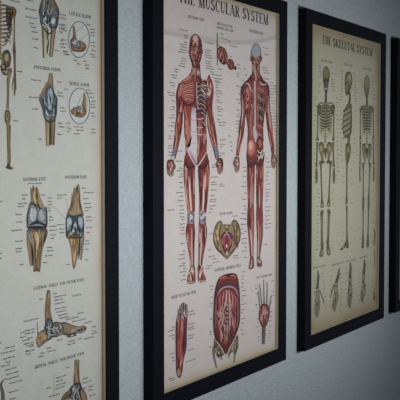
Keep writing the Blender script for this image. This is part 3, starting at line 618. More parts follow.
# legs
for s_, P_, K_, S_, sd in ((0, [(189.6, 160, 11), (189.2, 172, 11.6), (189.6, 186, 10.4), (190.4, 200, 9), (191.2, 212, 7.4)], [(191, 212, 6.8), (190.8, 220, 7), (190.6, 224, 6.6)], [(190.8, 222, 7), (190.4, 232, 9.4), (190.8, 244, 7.6), (191.8, 256, 5.2), (192.2, 268, 4.2)], 61),
                       (1, [(203.6, 160, 10.6), (203.8, 172, 11.8), (203.8, 186, 10), (203.4, 200, 8.4), (202.8, 212, 7.2)], [(202.4, 212, 6.8), (202.4, 220, 7), (202.4, 224, 6.4)], [(202.2, 222, 7), (202.6, 232, 9), (202, 244, 7.2), (200.8, 256, 5), (200, 268, 3.8)], 71)):
    limb(p2, P_, 46, sd, w_=1.0)
    p2.stroke([(P_[1][0]+(.6 if s_ else -.6), 176, .5), (P_[2][0], 188, 2.2), (P_[3][0], 200, 2.4), (P_[4][0], 211, 2)], 'E6CFC8', 'B06A60')
    limb(p2, S_, 34, sd+1, w_=.8)
    p2.stroke(K_, 'A39CA4', '5E4A52'); p2.oval(K_[1][0], 217, 2.4, 3.6, 'C9C6CC', '6E5C66')
    streaks(p2, K_[1][0], 216, 3.2, 6, 12, ['E4DEDC', '5E3A40', 'B8A8AE'], .6, sd+2)
    p2.stroke([(S_[0][0]+(-1 if s_ else 1), 228, .6), (S_[2][0]+(-1 if s_ else 1), 244, 1.3), (S_[4][0], 266, 1)], 'E2D2CC', 'A86A62')
p2.poly([(190.6, 267), (194.6, 266), (195.2, 274), (195.6, 281), (193.4, 283.4), (189.4, 284), (186.8, 282), (188, 275)], '9C6A5E', '4A2826')
p2.poly([(197.8, 266), (201.6, 266), (203.6, 273), (206, 279), (203.6, 281.6), (200, 282.6), (197.8, 280), (197.6, 273)], '9C6A5E', '4A2826')
streaks(p2, 191.4, 274, 3.4, 8, 14, ['E0D0CC', '5A2628', 'B05A54', 'D8B8A0'], .7, 81); streaks(p2, 201, 273.6, 3, 8, 14, ['E0D0CC', '5A2628', 'B05A54', 'D8B8A0'], .7, 82)
for x in (188, 189.8, 191.6, 193.4): p2.oval(x, 282.4, .9, 1.4, 'D0A890', '6A3A30')
for x in (199.4, 201.2, 203, 204.8): p2.oval(x, 281, .8, 1.3, 'D0A890', '6A3A30')
# trunk
p2.poly([(187, 84), (192, 79), (200, 79), (208, 82), (209.4, 92), (207, 108), (205.6, 122), (206, 134), (206.4, 150), (208.6, 162), (203, 170), (196.4, 166), (189, 170), (184, 162), (186, 150), (184.8, 134), (184.2, 118), (183.4, 104), (184, 92)], '9E4E48', RED_D)
limb(p2, [(187.6, 118, 7), (187.6, 130, 7), (188.2, 142, 6), (188, 152, 5)], 26, 91, 'B2665A', cols=['8A4038', 'D89078', 'C87A5A', 'E2B09A', '6A2C2A'])
# pectoral and deltoid of the intact side
p2.poly([(179.4, 84), (184, 79.6), (190, 77), (194.6, 80), (195.4, 92), (194.6, 102), (189, 106), (183.6, 102), (179, 96), (177.4, 92)], 'AC5C54', RED_D)
for i in range(16):
    a = i/15; p2.stroke([(194.8-1.5*a, 82+a*20, .4), (189-2*a, 84+a*16, .9), (180.5+4*a, 88+a*13, .5)], ['C88A7C', '7A3230', 'D8AC98', '9A4A44'][i % 4])
for i in range(8):
    a = i/7; p2.stroke([(186-5*a, 80+a*3, .4), (182-4*a, 86+a*5, .8), (180.5-2*a, 95+a*3, .4)], ['D8A090', '7A3230', 'C88070'][i % 3])
p2.stroke([(183.4, 102, .6), (187, 105.4, 1), (191.4, 105.6, 1), (194.8, 102, .5)], '5A2A24')
p2.stroke([(184.6, 106, .6), (185.4, 112, 1.2), (187.2, 120, 1), (188.4, 130, .6)], 'E0A070', 'A05A40')
# the opened side: ribs
p2.poly([(195.6, 81), (200, 80), (205.5, 82.5), (207.4, 92), (205.8, 108), (204.6, 124), (200, 128), (196.4, 118), (195.2, 100)], '4A2A2C', '6A3434')
for i in range(10):
    y = 83+i*4.4; x0 = 197+i*.35
    p2.stroke([(x0, y, .7), (200.5, y-1.4, 1.1), (204, y+.6, 1.0), (206-i*.12, y+4, .6)], 'D2C6B8' if i % 2 else 'C0A89C', '6A3A38')
    p2.stroke([(x0+.4, y+2, .5), (201, y+.8, 1.0), (205, y+3, .4)], '8A3A3C', '4E2426')
p2.stroke([(196.4, 82, 1.6), (196.6, 96, 1.8), (197.6, 108, 1.2)], 'C4A89C', '7A4440')
for i in range(7): p2.oval(196.8+i*.3, 86+i*5.6, 1.3, 1.2, 'B8B0B4', '4E3236')
p2.stroke([(190, 80.4, .8), (195, 79, 1.3), (201, 80.6, 1.1), (206, 79, .8)], 'DCCDBC', '8C5A50')
p2.poly([(206, 84), (207.4, 78), (209, 74.6), (211, 79), (212.6, 86), (211.6, 96), (208.4, 100), (206.6, 94)], 'A2504C', RED_D)
p2.poly([(208, 95), (210.6, 93), (212.4, 99), (212, 104), (209.6, 106)], '8A3A3C', '4A2426')
streaks(p2, 209, 88, 3, 9, 12, ['D09A8C', '5E2628', 'E4C8BC'], .6, 93, 10)
for i in range(5): p2.stroke([(201, 84+i*1.2, .4), (205, 86+i*2.6, .8), (208.5, 84+i*3.4, .4)], ['E0DCDA', 'B0A0A0', '5A2A2C'][i % 3])
# belly
p2.stroke([(199.5, 112, 3), (199.6, 126, 5.6), (199.8, 140, 6.2), (198.6, 154, 5), (197, 163, 2)], '9A423E', '5E2628')
p2.fibres([(199.5, 112, 3), (199.6, 126, 5.2), (199.8, 140, 6), (198.6, 154, 4.8), (197, 163, 2)], 26, MUS, .8, .7, seed=95)
for y in (118.5, 127, 134): p2.stroke([(196.6, y, .5), (199.6, y+.8, 1.3), (203, y, .5)], 'E2D6CE', 'A87068')
p2.poly([(191.4, 109), (194, 107), (195.8, 111), (196.2, 126), (196.6, 142), (196.5, 163.5), (192.4, 158), (187, 151.6), (186.6, 147.6), (190, 146), (190.4, 132), (190.6, 118)], 'D3CBD0', 'A898A2')
p2.stroke([(195.4, 108, .5), (196, 126, .9), (196.4, 146, .9), (196.5, 164, .5)], 'E9E4E4', 'A898A2')
p2.stroke([(186.6, 149, .7), (191, 158, 1.2), (196.4, 166, 1.2), (202, 160, 1.2), (206.4, 152, .7)], 'E6DEDC', 'A88A88')
for y in (120, 131, 143): p2.stroke([(191, y, .3), (193.6, y+.8, .6), (195.8, y, .3)], 'A89AA4')
limb(p2, [(204.6, 126, 3), (205, 138, 3.4), (205.4, 150, 2.6)], 12, 96)
# neck and head
limb(p2, [(196, 64, 8), (195.8, 70, 9), (195, 76, 12), (194, 81, 17)], 34, 101)
p2.poly([(180.5, 82.4), (188, 76.6), (191.5, 73.5), (193, 78), (188, 83.5)], 'B0625A', RED_D); p2.stroke([(183, 81.6, .5), (188, 78.4, 1), (192, 74.6, .6)], 'D8A890')
p2.poly([(195.2, 33.6), (199, 36.4), (201.6, 42), (202.2, 50), (201.2, 58), (198.6, 65), (195.6, 68.4), (192.4, 65), (189.8, 58), (189, 50), (189.6, 42), (191.6, 36.4)], '965048', '5A2A2A')
p2.poly([(195.2, 34), (198, 37.4), (199, 43), (197.4, 46.5), (195.4, 43), (193.2, 46), (192, 42), (192.6, 37)], 'DAB8AA', 'B0705E')
p2.stroke([(193.2, 40, .8), (191.4, 44, 1.8), (190.4, 48.6, 1)], '6A2C28'); p2.stroke([(197.4, 40, .8), (199.6, 44, 1.8), (201, 48.6, 1)], '6A2C28')
p2.stroke([(190.4, 48, .6), (193, 47.6, 1.2), (195, 49, .6)], 'D8A898', '8A4A42'); p2.stroke([(196.4, 49, .6), (198.6, 47.6, 1.2), (201, 48, .6)], 'D8A898', '8A4A42')
p2.stroke([(195.4, 46, .8), (195.6, 53, 1.2), (195.6, 57, 2)], 'C08A7A', '6E3A34'); p2.stroke([(193.4, 61.4, .6), (195.6, 60.6, 1.6), (198, 61.4, .6)], '8A3A36', '4A2020')
p2.stroke([(194, 58, .3), (195.6, 58.6, .9), (197.2, 58, .3)], '3A1C1C'); p2.stroke([(191, 54, .5), (192.4, 59, 1.2), (194, 64, .6)], 'B87468'); p2.stroke([(200.4, 54, .5), (199, 59, 1.2), (197.4, 64, .6)], 'B87468')
streaks(p2, 195.6, 54, 5.4, 11, 40, ['B4756A', '5A2A2A', 'CFA295', '7A3A36', 'A55C54'], .6, 103)

for x in (192.6, 198.6): p2.oval(x, 50.2, 1.5, 1.1, '241416', '5A2A2A'); p2.oval(x, 50.2, .5, .5, 'C9C0BC')
p2.stroke([(190, 47.4, .5), (192.6, 46.8, 1), (194.6, 48, .4)], '3A1C1C'); p2.stroke([(196.6, 48, .4), (198.6, 46.8, 1), (201.2, 47.4, .5)], '3A1C1C')
p2.stroke([(190.2, 55, .5), (191.6, 61, 1.3), (194.4, 66.6, .6)], '421C20'); p2.stroke([(201, 55, .5), (199.8, 61, 1.3), (197, 66.6, .6)], '421C20'); p2.stroke([(193.4, 60.4, .4), (195.6, 61.2, .9), (198, 60.4, .4)], '3A1818')
p2.oval(188.9, 52, .7, 2, 'A8685C', '5A2A2A'); p2.oval(202.3, 52, .7, 2, 'A8685C', '5A2A2A')
# back figure
limb(p2, [(244.4, 86, 7), (243.6, 96, 6.6), (243.4, 108, 5), (243, 118, 4.8)], 20, 111)
limb(p2, [(243.2, 112, 4), (242, 124, 5.6), (240.8, 136, 5), (238.4, 148, 4), (237.4, 156, 3)], 22, 112)
limb(p2, [(266, 86, 6.4), (267, 96, 5.6), (267.6, 108, 5), (268.6, 118, 5.2)], 20, 113)
limb(p2, [(268.2, 112, 4.4), (269.4, 124, 5.8), (270.8, 136, 5), (272.4, 147, 3.8), (273, 154, 2.8)], 22, 114)
p2.stroke([(242.4, 100, .5), (242.8, 112, 1.3), (241, 126, .6)], 'D8CDD0', 'A06A66'); p2.stroke([(268.8, 100, .5), (268.8, 112, 1.2), (270.6, 126, .6)], 'D8CDD0', 'A06A66')
hand(p2, 236.8, 157, 173.5, 5.6, 1, '8A6058', 121); hand(p2, 273.4, 154.6, 169.5, 4.8, -1, '8A6058', 122)
for s_, P_, S_, sd in ((0, [(251, 160, 8), (250.8, 176, 7.8), (250.8, 192, 6.8), (250.8, 206, 5.8)], [(250.8, 204, 5.8), (250.6, 220, 7.2), (251, 234, 6), (251.4, 248, 4.4), (251.8, 260, 3.2)], 131),
                       (1, [(259.8, 160, 7.8), (259.8, 176, 7.6), (259.6, 192, 7), (259.4, 206, 6)], [(259.4, 204, 6), (259.6, 220, 7), (259.8, 234, 6), (259, 248, 4.2), (258.2, 260, 3)], 141)):
    limb(p2, P_, 34, sd, w_=.9); limb(p2, S_, 28, sd+1, w_=.8)
    p2.stroke([(P_[2][0], 186, .5), (P_[3][0], 200, 1.6), (P_[3][0], 208, .6)], 'C8B8BC', '8A5A58')
p2.stroke([(249.8, 226, .6), (251.4, 240, 1.9), (252, 256, 1.2)], 'D0CACC', '9A6A68'); p2.stroke([(248.4, 212, 1), (249.6, 220, 2.6), (250.4, 229, .8)], '7A2E30', '5A2426')
p2.stroke([(258, 240, .5), (258.2, 252, 1.4), (258.4, 262, 1)], 'D0CACC', '9A6A68')
p2.poly([(250, 258), (253.4, 258), (254.2, 263), (253.8, 267.6), (250.6, 269.4), (248.4, 267.6), (249.4, 263)], '9C6A60', '4A2826'); p2.poly([(256.8, 257.6), (259.8, 257.6), (261.8, 262), (262, 266), (259, 267.4), (256.8, 265.6)], '9C6A60', '4A2826')
streaks(p2, 251.4, 264, 2, 4, 8, ['E0D0C8', '5A2628'], .5, 151); streaks(p2, 259, 262.6, 2, 4, 8, ['E0D0C8', '5A2628'], .5, 152)
p2.poly([(243, 84), (248, 79), (252, 74), (260, 74), (263.6, 80), (268.4, 84.6), (268.4, 94), (265.4, 104), (264, 118), (263.2, 130), (264, 146), (264.2, 160), (260, 167), (255.4, 165), (250, 168), (246.4, 160), (247, 146), (247.6, 130), (246, 116), (243.4, 100), (241.4, 92)], 'A05852', RED_D)
streaks(p2, 249, 98, 6, 16, 40, MUS, .8, 153, -20); streaks(p2, 261, 104, 4.2, 20, 60, ['4A2224', 'A87C70', '8A4A44', 'B89084', '5A282A', '3E1C20'], .5, 154, 12)
p2.poly([(244, 91), (247.6, 85), (251, 88), (251.6, 97), (248, 103), (244.4, 100)], 'AC625A', '6A2C2E'); streaks(p2, 247.6, 94, 3, 7, 14, ['D8A898', '6A2C2E', 'C08A7C'], .6, 155, -35)
for i in range(12):
    y = 88+i*4.6; p2.stroke([(257, y, .4), (260, y+1.4, .9), (263.6-.1*i, y+3.6, .4)], ['B89C90', '3A1C20'][i % 2])
p2.stroke([(252.8, 104, .8), (250.8, 116, 3), (250.4, 128, 3.4), (252, 136, 1)], 'B87E6C', '7A3A36')
p2.stroke([(244.8, 84, .6), (248.4, 84, 1.2), (251.6, 92, .8)], 'DDBFB2'); p2.stroke([(267, 84, .5), (262.4, 84.6, 1.3), (259.4, 82, .6)], 'DDBFB2')
p2.stroke([(255, 68, .8), (254.8, 80, 2.0), (254.9, 96, 1.6), (255, 112, 1.6), (255, 128, 1.8), (255.4, 140, 1.2)], 'D2CCD2', '8C6E74')
p2.stroke([(253.2, 126, .8), (255.2, 134, 5.4), (255.4, 142, 1)], 'CBC4CA', '9A7A7C')
p2.oval(251, 147.5, 4.1, 9.4, 'C88274', '8A4640', 4); p2.oval(250.6, 145.5, 2, 5, 'E0B8A8', 'C88274'); p2.stroke([(248, 156.5, .6), (251.4, 159, 1.4), (254.6, 156, .6)], '6A2C2E')
p2.poly([(257, 140), (260.6, 136), (263.4, 142), (264, 152), (262, 160), (257.4, 160), (256.4, 150)], '6E3A30', '4A2424')
p2.oval(260, 143.6, 2.2, 5, 'B06A50', '6A3A2E', -8)
for pts in ([(257, 150, .5), (260, 153, 1.1), (263.6, 149, .5)], [(257, 155, .5), (260, 158, 1.1), (263.4, 154, .5)], [(257.6, 161, .5), (260.4, 156, .9), (262, 150, .5)], [(263.2, 141, .5), (263.8, 150, .9), (262, 159, .5)]): p2.stroke(pts, 'DCCFC4')
limb(p2, [(256, 62, 7.6), (256, 68, 7.6), (256, 75, 9), (256, 81, 14)], 30, 156)
p2.poly([(255.8, 43), (259, 45.6), (261, 50.6), (261.4, 57), (260, 63), (256, 66), (252, 63.4), (250.6, 57), (251.2, 50.6), (253, 45.6)], '845048', '4A2A28')
p2.poly([(255.8, 43.2), (258.8, 45.8), (260.8, 51), (260.8, 55.6), (256, 57.6), (251.4, 55.6), (251.6, 50.6), (253.2, 45.8)], 'A9ACB2', '7C8086')
for i in range(7): p2.stroke([(255.9, 44, .2), (253+i*.95, 49, .5), (252.2+i*1.25, 55.6, .3)], ['C8CACE', '8A8E96'][i % 2])
streaks(p2, 256, 60, 4, 3.6, 18, ['B0756A', '4A2424', 'C8A090'], .6, 157); p2.stroke([(254.6, 60, .5), (254.6, 68, 1.3), (255, 76, .8)], 'C8A698'); p2.stroke([(258, 61, .5), (258.8, 70, 1.2), (260.6, 76, .6)], 'B87E70')
p2.oval(250.7, 59, .8, 2.2, 'A8685C', '5A2A2A'); p2.oval(261.4, 59, .8, 2.2, 'A8685C', '5A2A2A')

# small drawings: arm lifting muscles
p2.stroke([(217.2, 32.6, 1.0), (217.2, 44, 1.2), (217.2, 58, 1.0), (217.2, 66, .8)], '8A4A44', '4A2A2A'); p2.stroke([(217.2, 33, .9), (217.2, 39, 1)], '7E8488', '4A4E52')
p2.stroke([(217.4, 44, .6), (220.4, 47, 1.4), (224, 50, .8)], 'B0706A')
p2.oval(222.4, 55.6, 5.2, 9.6, '7E4238', '4E2622', -14); streaks(p2, 222, 55, 4, 8, 22, ['A8695C', '5A2E28', 'C08A7C', '8A4A40'], .8, 161, -18)
p2.oval(230.6, 64.4, 3.7, 5.8, '8A4638', '54281F', -12); streaks(p2, 230.6, 64.4, 2.8, 4.6, 12, ['B27464', '5A2E28', '9A5244'], .7, 162, -10)
p2.stroke([(225.4, 54, .8), (226.8, 60, 2.2), (228.6, 63, 1)], 'C08478', '7A3A34'); p2.oval(235.2, 68, 1.3, 2.2, '4A2A2A', '2E1A1A'); p2.oval(234.6, 66.8, .6, .9, '8A5A52')
# pelvic floor
p2.poly([(226.6, 223.6), (230, 224.6), (233.4, 219.6), (237.4, 221.6), (240.4, 229), (240.2, 240), (236.4, 248), (231, 255), (226.8, 259), (221.6, 254.6), (215.8, 248.6), (213, 239), (214.4, 228), (217.6, 222), (221, 220.6), (223.4, 224.6)], 'A08A6C', '5A4632')
p2.stroke([(219.6, 222.6, 1.4), (215.6, 232, 3), (216.4, 243, 2.4), (221, 250, 1)], 'C4AE8C', '8A7254'); p2.stroke([(234.6, 221.6, 1.4), (238, 231, 3), (236.8, 243, 2.2), (232, 250, 1)], 'B8A282', '6E583E')
streaks(p2, 217, 237, 2.6, 12, 16, ['6A543C', 'C8B490', '86704E'], .7, 201, 8); streaks(p2, 236.6, 236, 2.4, 12, 16, ['5A4632', 'BCA684', '7A6446'], .7, 202, -8)
p2.stroke([(221.6, 224, .6), (219.6, 232, 1.5), (220, 242, .8)], '4E3A2A', '8A7254'); p2.stroke([(232, 223, .6), (234.4, 231, 1.5), (233.6, 242, .8)], '4E3A2A', '8A7254')
p2.poly([(222, 234), (226.6, 231), (231.6, 234), (233.4, 240), (230.6, 248.6), (226.8, 255), (222.6, 248.8), (219.8, 240.6)], '8C3444', '4A1E2A')
p2.stroke([(226.6, 224, 2), (226.7, 229, 3.2), (226.7, 234, 1.6)], 'C8B496', '6A5440'); p2.oval(226.6, 229.6, 1.4, 1.6, '6A5440')
for sg in (-1, 1):
    for j in range(4): p2.stroke([(226.7+sg*(.6+j*.5), 234+j*.5, .4), (226.7+sg*(2.6+j*.9), 241, 1.0), (226.7+sg*(.8+j*.3), 251-j, .4)], ['C06A70', '5A1E2C', 'D0A0A0', '7A2A3A'][j])
    p2.stroke([(226.7+sg*6.4, 238, .6), (226.7+sg*5, 248, 1.3), (226.7+sg*1, 257, .8)], 'C8AA86', '6A4C36')
p2.stroke([(223.4, 236.6, .6), (226.6, 234, 1.4), (230, 236.6, .6)], 'A8A4B0'); p2.oval(226.6, 246, .7, 1.9, 'F0ECE8', 'A06A6A'); p2.oval(226.9, 253.4, .8, 2.4, 'F0ECE8', '8A5A4A'); p2.stroke([(224.4, 256.6, .8), (226.8, 258.8, 1.4), (229.4, 256.4, .8)], 'B89470', '5A4632')
# posterior wall of the belly
for pts in ([(216.6, 340, 1.4), (213.6, 349, 2.8), (214.2, 358, 2.2), (216.6, 368.4, 1.4)], [(218.6, 345, 1.6), (220.6, 352, 2.4), (221.4, 359.6, 1.6)], [(236, 338, 1.6), (237, 346, 2.8), (235, 354, 2), (233.8, 363, 1.2)], [(231.6, 344, 1.6), (229.8, 351, 2.2), (228.6, 357.6, 1.4)]):
    p2.stroke(pts, '9C8A6C', '4E4030')
p2.poly([(214.4, 338), (220, 342), (225.6, 350), (222, 356), (214.6, 352)], '7E6C52', '3E3226'); p2.poly([(238, 335), (233, 341), (226, 350), (229, 354), (237, 347)], '8A7658', '4E4030')
streaks(p2, 217.4, 350, 2.8, 8, 14, ['3A2E24', 'B8A688', '5A4A38'], .7, 203, 10); streaks(p2, 234.6, 346, 2.6, 8, 14, ['3A2E24', 'B8A688', '5A4A38'], .7, 204, -10)
p2.oval(218.8, 352.6, .9, 2.2, 'C8BEB4', '3A2E24'); p2.oval(232.6, 348.6, .9, 2.2, 'C8BEB4', '3A2E24')
p2.poly([(217, 282), (220, 276.8), (227.6, 273.6), (235.4, 273.6), (238.2, 279), (239.6, 290), (240.2, 306), (239.8, 322), (236.4, 334), (231, 345), (225.7, 354.6), (220, 346), (215, 338.6), (213, 326), (213.4, 306), (214.6, 291)], '8E3E40', '4E2226')
p2.stroke([(216.6, 286, .8), (221, 281, 2.2), (228, 278.4, 2.6), (234.6, 279, 2.2), (239, 285, .8)], 'A8483C', '5A2A24'); p2.stroke([(219.4, 279, 1), (223.4, 277, 2.2), (227, 277, 1)], 'C89468', '7A4630'); p2.stroke([(230, 276, 1), (233.4, 275.6, 2), (236.6, 278, 1)], 'C89468', '7A4630')
p2.stroke([(216.4, 294, 1), (220, 287, 1.8), (227.6, 283.6, 1.8), (235, 285.6, 1.8), (238.8, 292, 1)], '2E3444', '5A5A70'); p2.stroke([(216, 298, .6), (220.4, 290, 1.4), (227.6, 286.6, 1.6), (234.8, 288.6, 1.4), (238.4, 296, .6)], 'C2B4BC', '8A6A70')
p2.poly([(219, 300), (222, 290), (227.6, 288), (233.6, 290), (236.6, 299), (236, 309), (228, 304), (220, 310)], 'A45450', '6E3034')
for x in (217, 237): p2.stroke([(x, 294, 1), (x, 312, 2.4), (x+(1 if x < 227 else -1), 330, 1)], '4A1E22', '6A2C30')
for sg in (-1, 1):
    for j in range(5): p2.stroke([(227.6+sg*(1+j*1.4), 290+j, .5), (227.8+sg*(1.8+j*1.6), 300, 1.1), (227.6+sg*(1.6+j*1.5), 309+j*.5, .4)], ['E0C4C0', '7A2C30', 'D09A94', '8A3A3C', 'C87A74'][j])
    p2.stroke([(227+sg*2, 306, .8), (227+sg*5, 309, 1.2), (227+sg*9.6, 314, .6)], 'D0B4B0', '7A3A3A')
    p2.stroke([(227+sg*1.6, 308, .8), (226.6+sg*4.4, 322, 4), (226+sg*5.4, 336, 2.6), (225.8+sg*4.6, 343, .8)], 'A04A4C', '5E2428')
    p2.stroke([(227+sg*6, 313, .8), (226.6+sg*8.2, 324, 3), (226+sg*7.4, 336, .8)], '9A4244', '4E2226')
    p2.stroke([(227+sg*10.6, 296, .6), (227+sg*11.2, 312, 1.6), (226.4+sg*10.8, 328, .6)], 'B07A78', '6A3034')
streaks(p2, 226.5, 322, 11, 20, 60, ['C08480', '5A2428', 'D8B0A8', '7A3034'], .7, 171, 0)
for i in range(8): p2.oval(227.4-.1*i, 305+i*4.2, 1.5, 1.5, 'A49C9C', '3E3236')
p2.oval(226, 338, 2.4, 4.2, 'A8846A', '5E3A34'); p2.stroke([(214.6, 339.6, .8), (220, 346, 1.2), (225.6, 355, 1.3), (230.4, 347, 1.2), (235, 338, .8)], 'E2D6CC', '9A7A70')
# sole of a foot
p2.poly([(179, 309), (182, 303), (185.6, 303.4), (187.6, 308), (187.4, 320), (186.8, 334), (186.6, 348), (183.6, 360), (182.6, 370), (180.6, 377.4), (177.6, 377), (176, 371), (175.6, 358), (175.4, 340), (175.8, 322)], '9A4C4A', '5E3030')
p2.fibres([(182.4, 316, 8.6), (181.4, 334, 10), (180.8, 352, 8.6), (179.6, 368, 5)], 50, MUS, .85, .9, seed=181); p2.stroke([(181, 330, 1), (180.6, 346, 2.6), (180, 360, 1.2)], 'C46A66', '8A3C3C')
p2.stroke([(177, 318, .8), (176.6, 340, 1.8), (177, 362, .8)], '5A3038', '7A3C40'); p2.stroke([(186.4, 314, .8), (185.8, 334, 1.8), (184, 356, .8)], '5A3038', '7A3C40')
p2.oval(178.9, 372.4, 2.2, 4.6, 'B49670', '6A4A34'); 
for i, (x, y) in enumerate([(178.4, 309), (180.4, 305.6), (182.6, 303.6), (184.8, 303), (187, 304.6)]): p2.stroke([(x, y, 1.6), (x-.4, y+5, 1.2), (x-.8, y+13, 1.2)], 'B8ACA8', '55444A')
streaks(p2, 182, 312, 4.4, 8, 24, ['D8CECA', '4A3A40', '8A6A68'], .5, 182, 8)
# palm of a hand
for pts in ([(260.4, 310, 1.46), (259, 300, 1.46), (258.2, 291.4, 1.5)], [(262, 306, 1.59), (260.6, 294, 1.46), (259.4, 284, 1.19)], [(264.2, 305, 1.72), (263.8, 292, 1.46), (263.6, 279.4, 1.19)], [(266.6, 306, 1.59), (267, 294, 1.46), (267, 282, 1.19)], [(268.4, 311, 1.59), (270, 303, 1.59), (271.2, 295.4, 1.19)]):
    p2.stroke(pts, '9A9494', '4A4850')
p2.stroke([(263.6, 324, 4), (263.6, 334, 3.8), (263.2, 344.4, 3)], '8A7478', '4E3A40'); p2.fibres([(263.6, 324, 4), (263.6, 334, 3.8), (263.2, 344, 3)], 14, ['B49A9A', '5A3236', '7A6068'], .8, .5, seed=191)
p2.poly([(259.6, 309), (262, 304), (266.6, 304), (269.8, 309), (269.2, 318), (266.2, 326), (261.2, 326), (258.6, 317)], '94504E', '54282C'); streaks(p2, 264, 315, 4.4, 9, 26, ['C08A84', '5A2A2E', 'D6B4AC', '7E3A3C'], .6, 192, 0)
p2.oval(263.8, 312, 1.4, 4, 'B8A4A4', '7A4A4C')
# headings
T2 = '2C2C30'
p2.title(178.6, 2.6, 268.2, 24.6, 12.6, 'THE MUSCULAR SYSTEM', T2, .07, 1.15)
H2 = '45434A'
p2.title(187.4, 17.8, 204.2, 21.4, 3.0, 'ANTERIOR VIEW', H2, .09, 1.35); p2.title(249.2, 32.2, 263, 35.0, 3, 'POSTERIOR VIEW', H2, .09, 1.35); p2.title(217.2, 24.6, 232.6, 28.2, 2.6, 'MUSCLES FOR', H2, .09, 1.35); p2.title(216.8, 28.6, 233.2, 32.2, 2.6, 'RAISING THE ARM', H2, .09, 1.35)
p2.title(219.6, 215.4, 232.4, 213.8, 2.4, 'PELVIC FLOOR', H2, .09, 1.35); p2.title(214.6, 271.8, 241, 266.6, 3, 'POSTERIOR ABDOMINAL WALL', H2, .09, 1.35); p2.title(171.4, 299.6, 196, 292.6, 3, 'RIGHT PLANTAR VIEW', H2, .09, 1.35); p2.title(256.6, 279, 272, 275.6, 2.4, 'LEFT PALMAR VIEW', H2, .09, 1.35)
# captions
L2 = '47454C'
column(p2, r, 187.6, ar(31, 33, 1)+[35.6, 38.2, 42.6, 45, 47.6, 50.2, 52.6, 58.6, 61.2, 64, 66.6], 'r', (6, 11), 185.6, .0034, L2)
column(p2, r, 179, [69.5, 72, 75.4, 78], 'r', (6, 10), 177, .0034, L2)
column(p2, r, 205, [42, 49.6, 52.2, 54.6, 57, 60.8, 63, 65.4, 67.8], 'l', (7, 13), 206, .0034, L2)
column(p2, r, 210, [71.5, 74, 78, 80.6], 'l', (7, 18), 215, .0034, L2)
column(p2, r, 175, [83, 86, 93, 95.6, 101, 107, 109.6, 115, 118, 122.6, 126], 'r', (6, 9), 174.6, .0034, L2)
column(p2, r, 172.6, [131, 136, 138.6, 145.6, 148, 152, 155], 'r', (4, 7), 171.6, .0034, L2)
column(p2, r, 215, [82, 84.6, 87.4, 90.4, 93, 96, 99.6, 102, 106.5, 108.8, 111.2, 115], 'l', (5, 10), 217.6, .0034, L2)
column(p2, r, 217, [119.4, 122, 125], 'l', (6, 12), 218.6, .0034, L2)
column(p2, r, 220, [139.6, 144, 146.6, 153, 155.6, 186, 184], 'l', (5, 9), 219.6, .0034, L2)
column(p2, r, 212, [164.6, 167, 177, 182, 184.4, 190, 195.6, 199.6, 201.6, 206, 209, 212.6], 'l', (5, 12), 209, .0034, L2)
column(p2, r, 182.4, [151, 161, 168, 170.6, 174, 176.6, 182.4, 187, 192, 196, 200.4], 'r', (5, 9), 183.6, .0034, L2)
column(p2, r, 184, [205.5, 209.5, 213, 216.5, 219, 223.6, 227, 230, 233.4, 243, 250.6, 254, 258, 262.6, 265, 268, 271, 275, 279], 'r', (4, 9), 186, .0034, L2)
column(p2, r, 208.6, [234, 250, 266, 268.6], 'l', (6, 9), 205.6, .0034, L2)
column(p2, r, 174, [209.6], 'r', (10, 10), None, .0034, L2)
column(p2, r, 224.6, [39, 40.6, 45.5], 'l', (6, 13), 229, .0034, L2)
for x, y, n in [(220.4, 33.6, 5), (220.4, 37.6, 5), (229.6, 56.2, 6), (236.5, 64.2, 7), (238, 68, 5), (218, 68.6, 7), (237, 73.6, 7), (236.8, 76.4, 5), (243.2, 68.4, 6), (245, 74.8, 5), (241.4, 80, 4)]: p2.label(x, y, words(r, n), .0034, 'l', L2)
column(p2, r, 262.6, [47.2, 53.8], 'l', (5, 9), 264, .0034, L2)
column(p2, r, 261.6, [67, 69.6, 72.4, 78.4], 'l', (9, 13), 264, .0034, L2)
column(p2, r, 269.8, ar(82, 128, 16), 'l', (8, 14), 271.6, .0032, L2)
column(p2, r, 274.8, ar(131, 150, 6), 'l', (5, 7), 275.4, .0032, L2)
column(p2, r, 240.6, [86.4, 94, 99.6, 103, 110, 114, 116.6, 121, 124, 128, 131.6], 'r', (5, 9), 239, .0034, L2)
column(p2, r, 231, [136, 142, 146, 150.6], 'r', (4, 6), 233, .0034, L2)
column(p2, r, 246, [167, 171, 176, 182, 186, 193, 199, 206, 209, 213, 219, 224], 'r', (5, 9), 246.6, .0034, L2)
column(p2, r, 246.6, [231, 238, 243, 247, 250.4, 257], 'r', (4, 8), 247.4, .0034, L2)
column(p2, r, 266.2, [158, 162, 167, 172, 176, 180, 184, 189.6, 193, 196, 200, 207, 211, 216, 220, 224, 228], 'l', (6, 11), 265, .0034, L2)
column(p2, r, 264, [244.6], 'l', (6, 6), None, .0034, L2)
column(p2, r, 232, [216.2, 218.6], 'l', (8, 10), 240, .0032, L2); column(p2, r, 241.6, [224, 229, 233.4, 239, 243], 'l', (4, 7), 241.2, .0032, L2)
column(p2, r, 214.4, [255.6, 258.4, 261.4], 'r', (7, 10), 219, .0032, L2); column(p2, r, 233.4, [256, 258.4], 'l', (8, 9), None, .0032, L2)
column(p2, r, 213, [285.4, 289, 296.8, 303, 305.6, 318.6, 331.6, 334, 346.4], 'r', (3, 6), 212, .0034, L2)
column(p2, r, 241.6, [272, 276, 279.6, 283, 287, 291, 296, 300, 304.6, 310, 313, 319, 323.6, 330, 334.4], 'l', (5, 8), 241, .0034, L2)
column(p2, r, 174.4, [326.6, 329.4, 334.6, 337.4, 352.6, 357, 360, 377, 379], 'r', (5, 8), 175, .0034, L2)
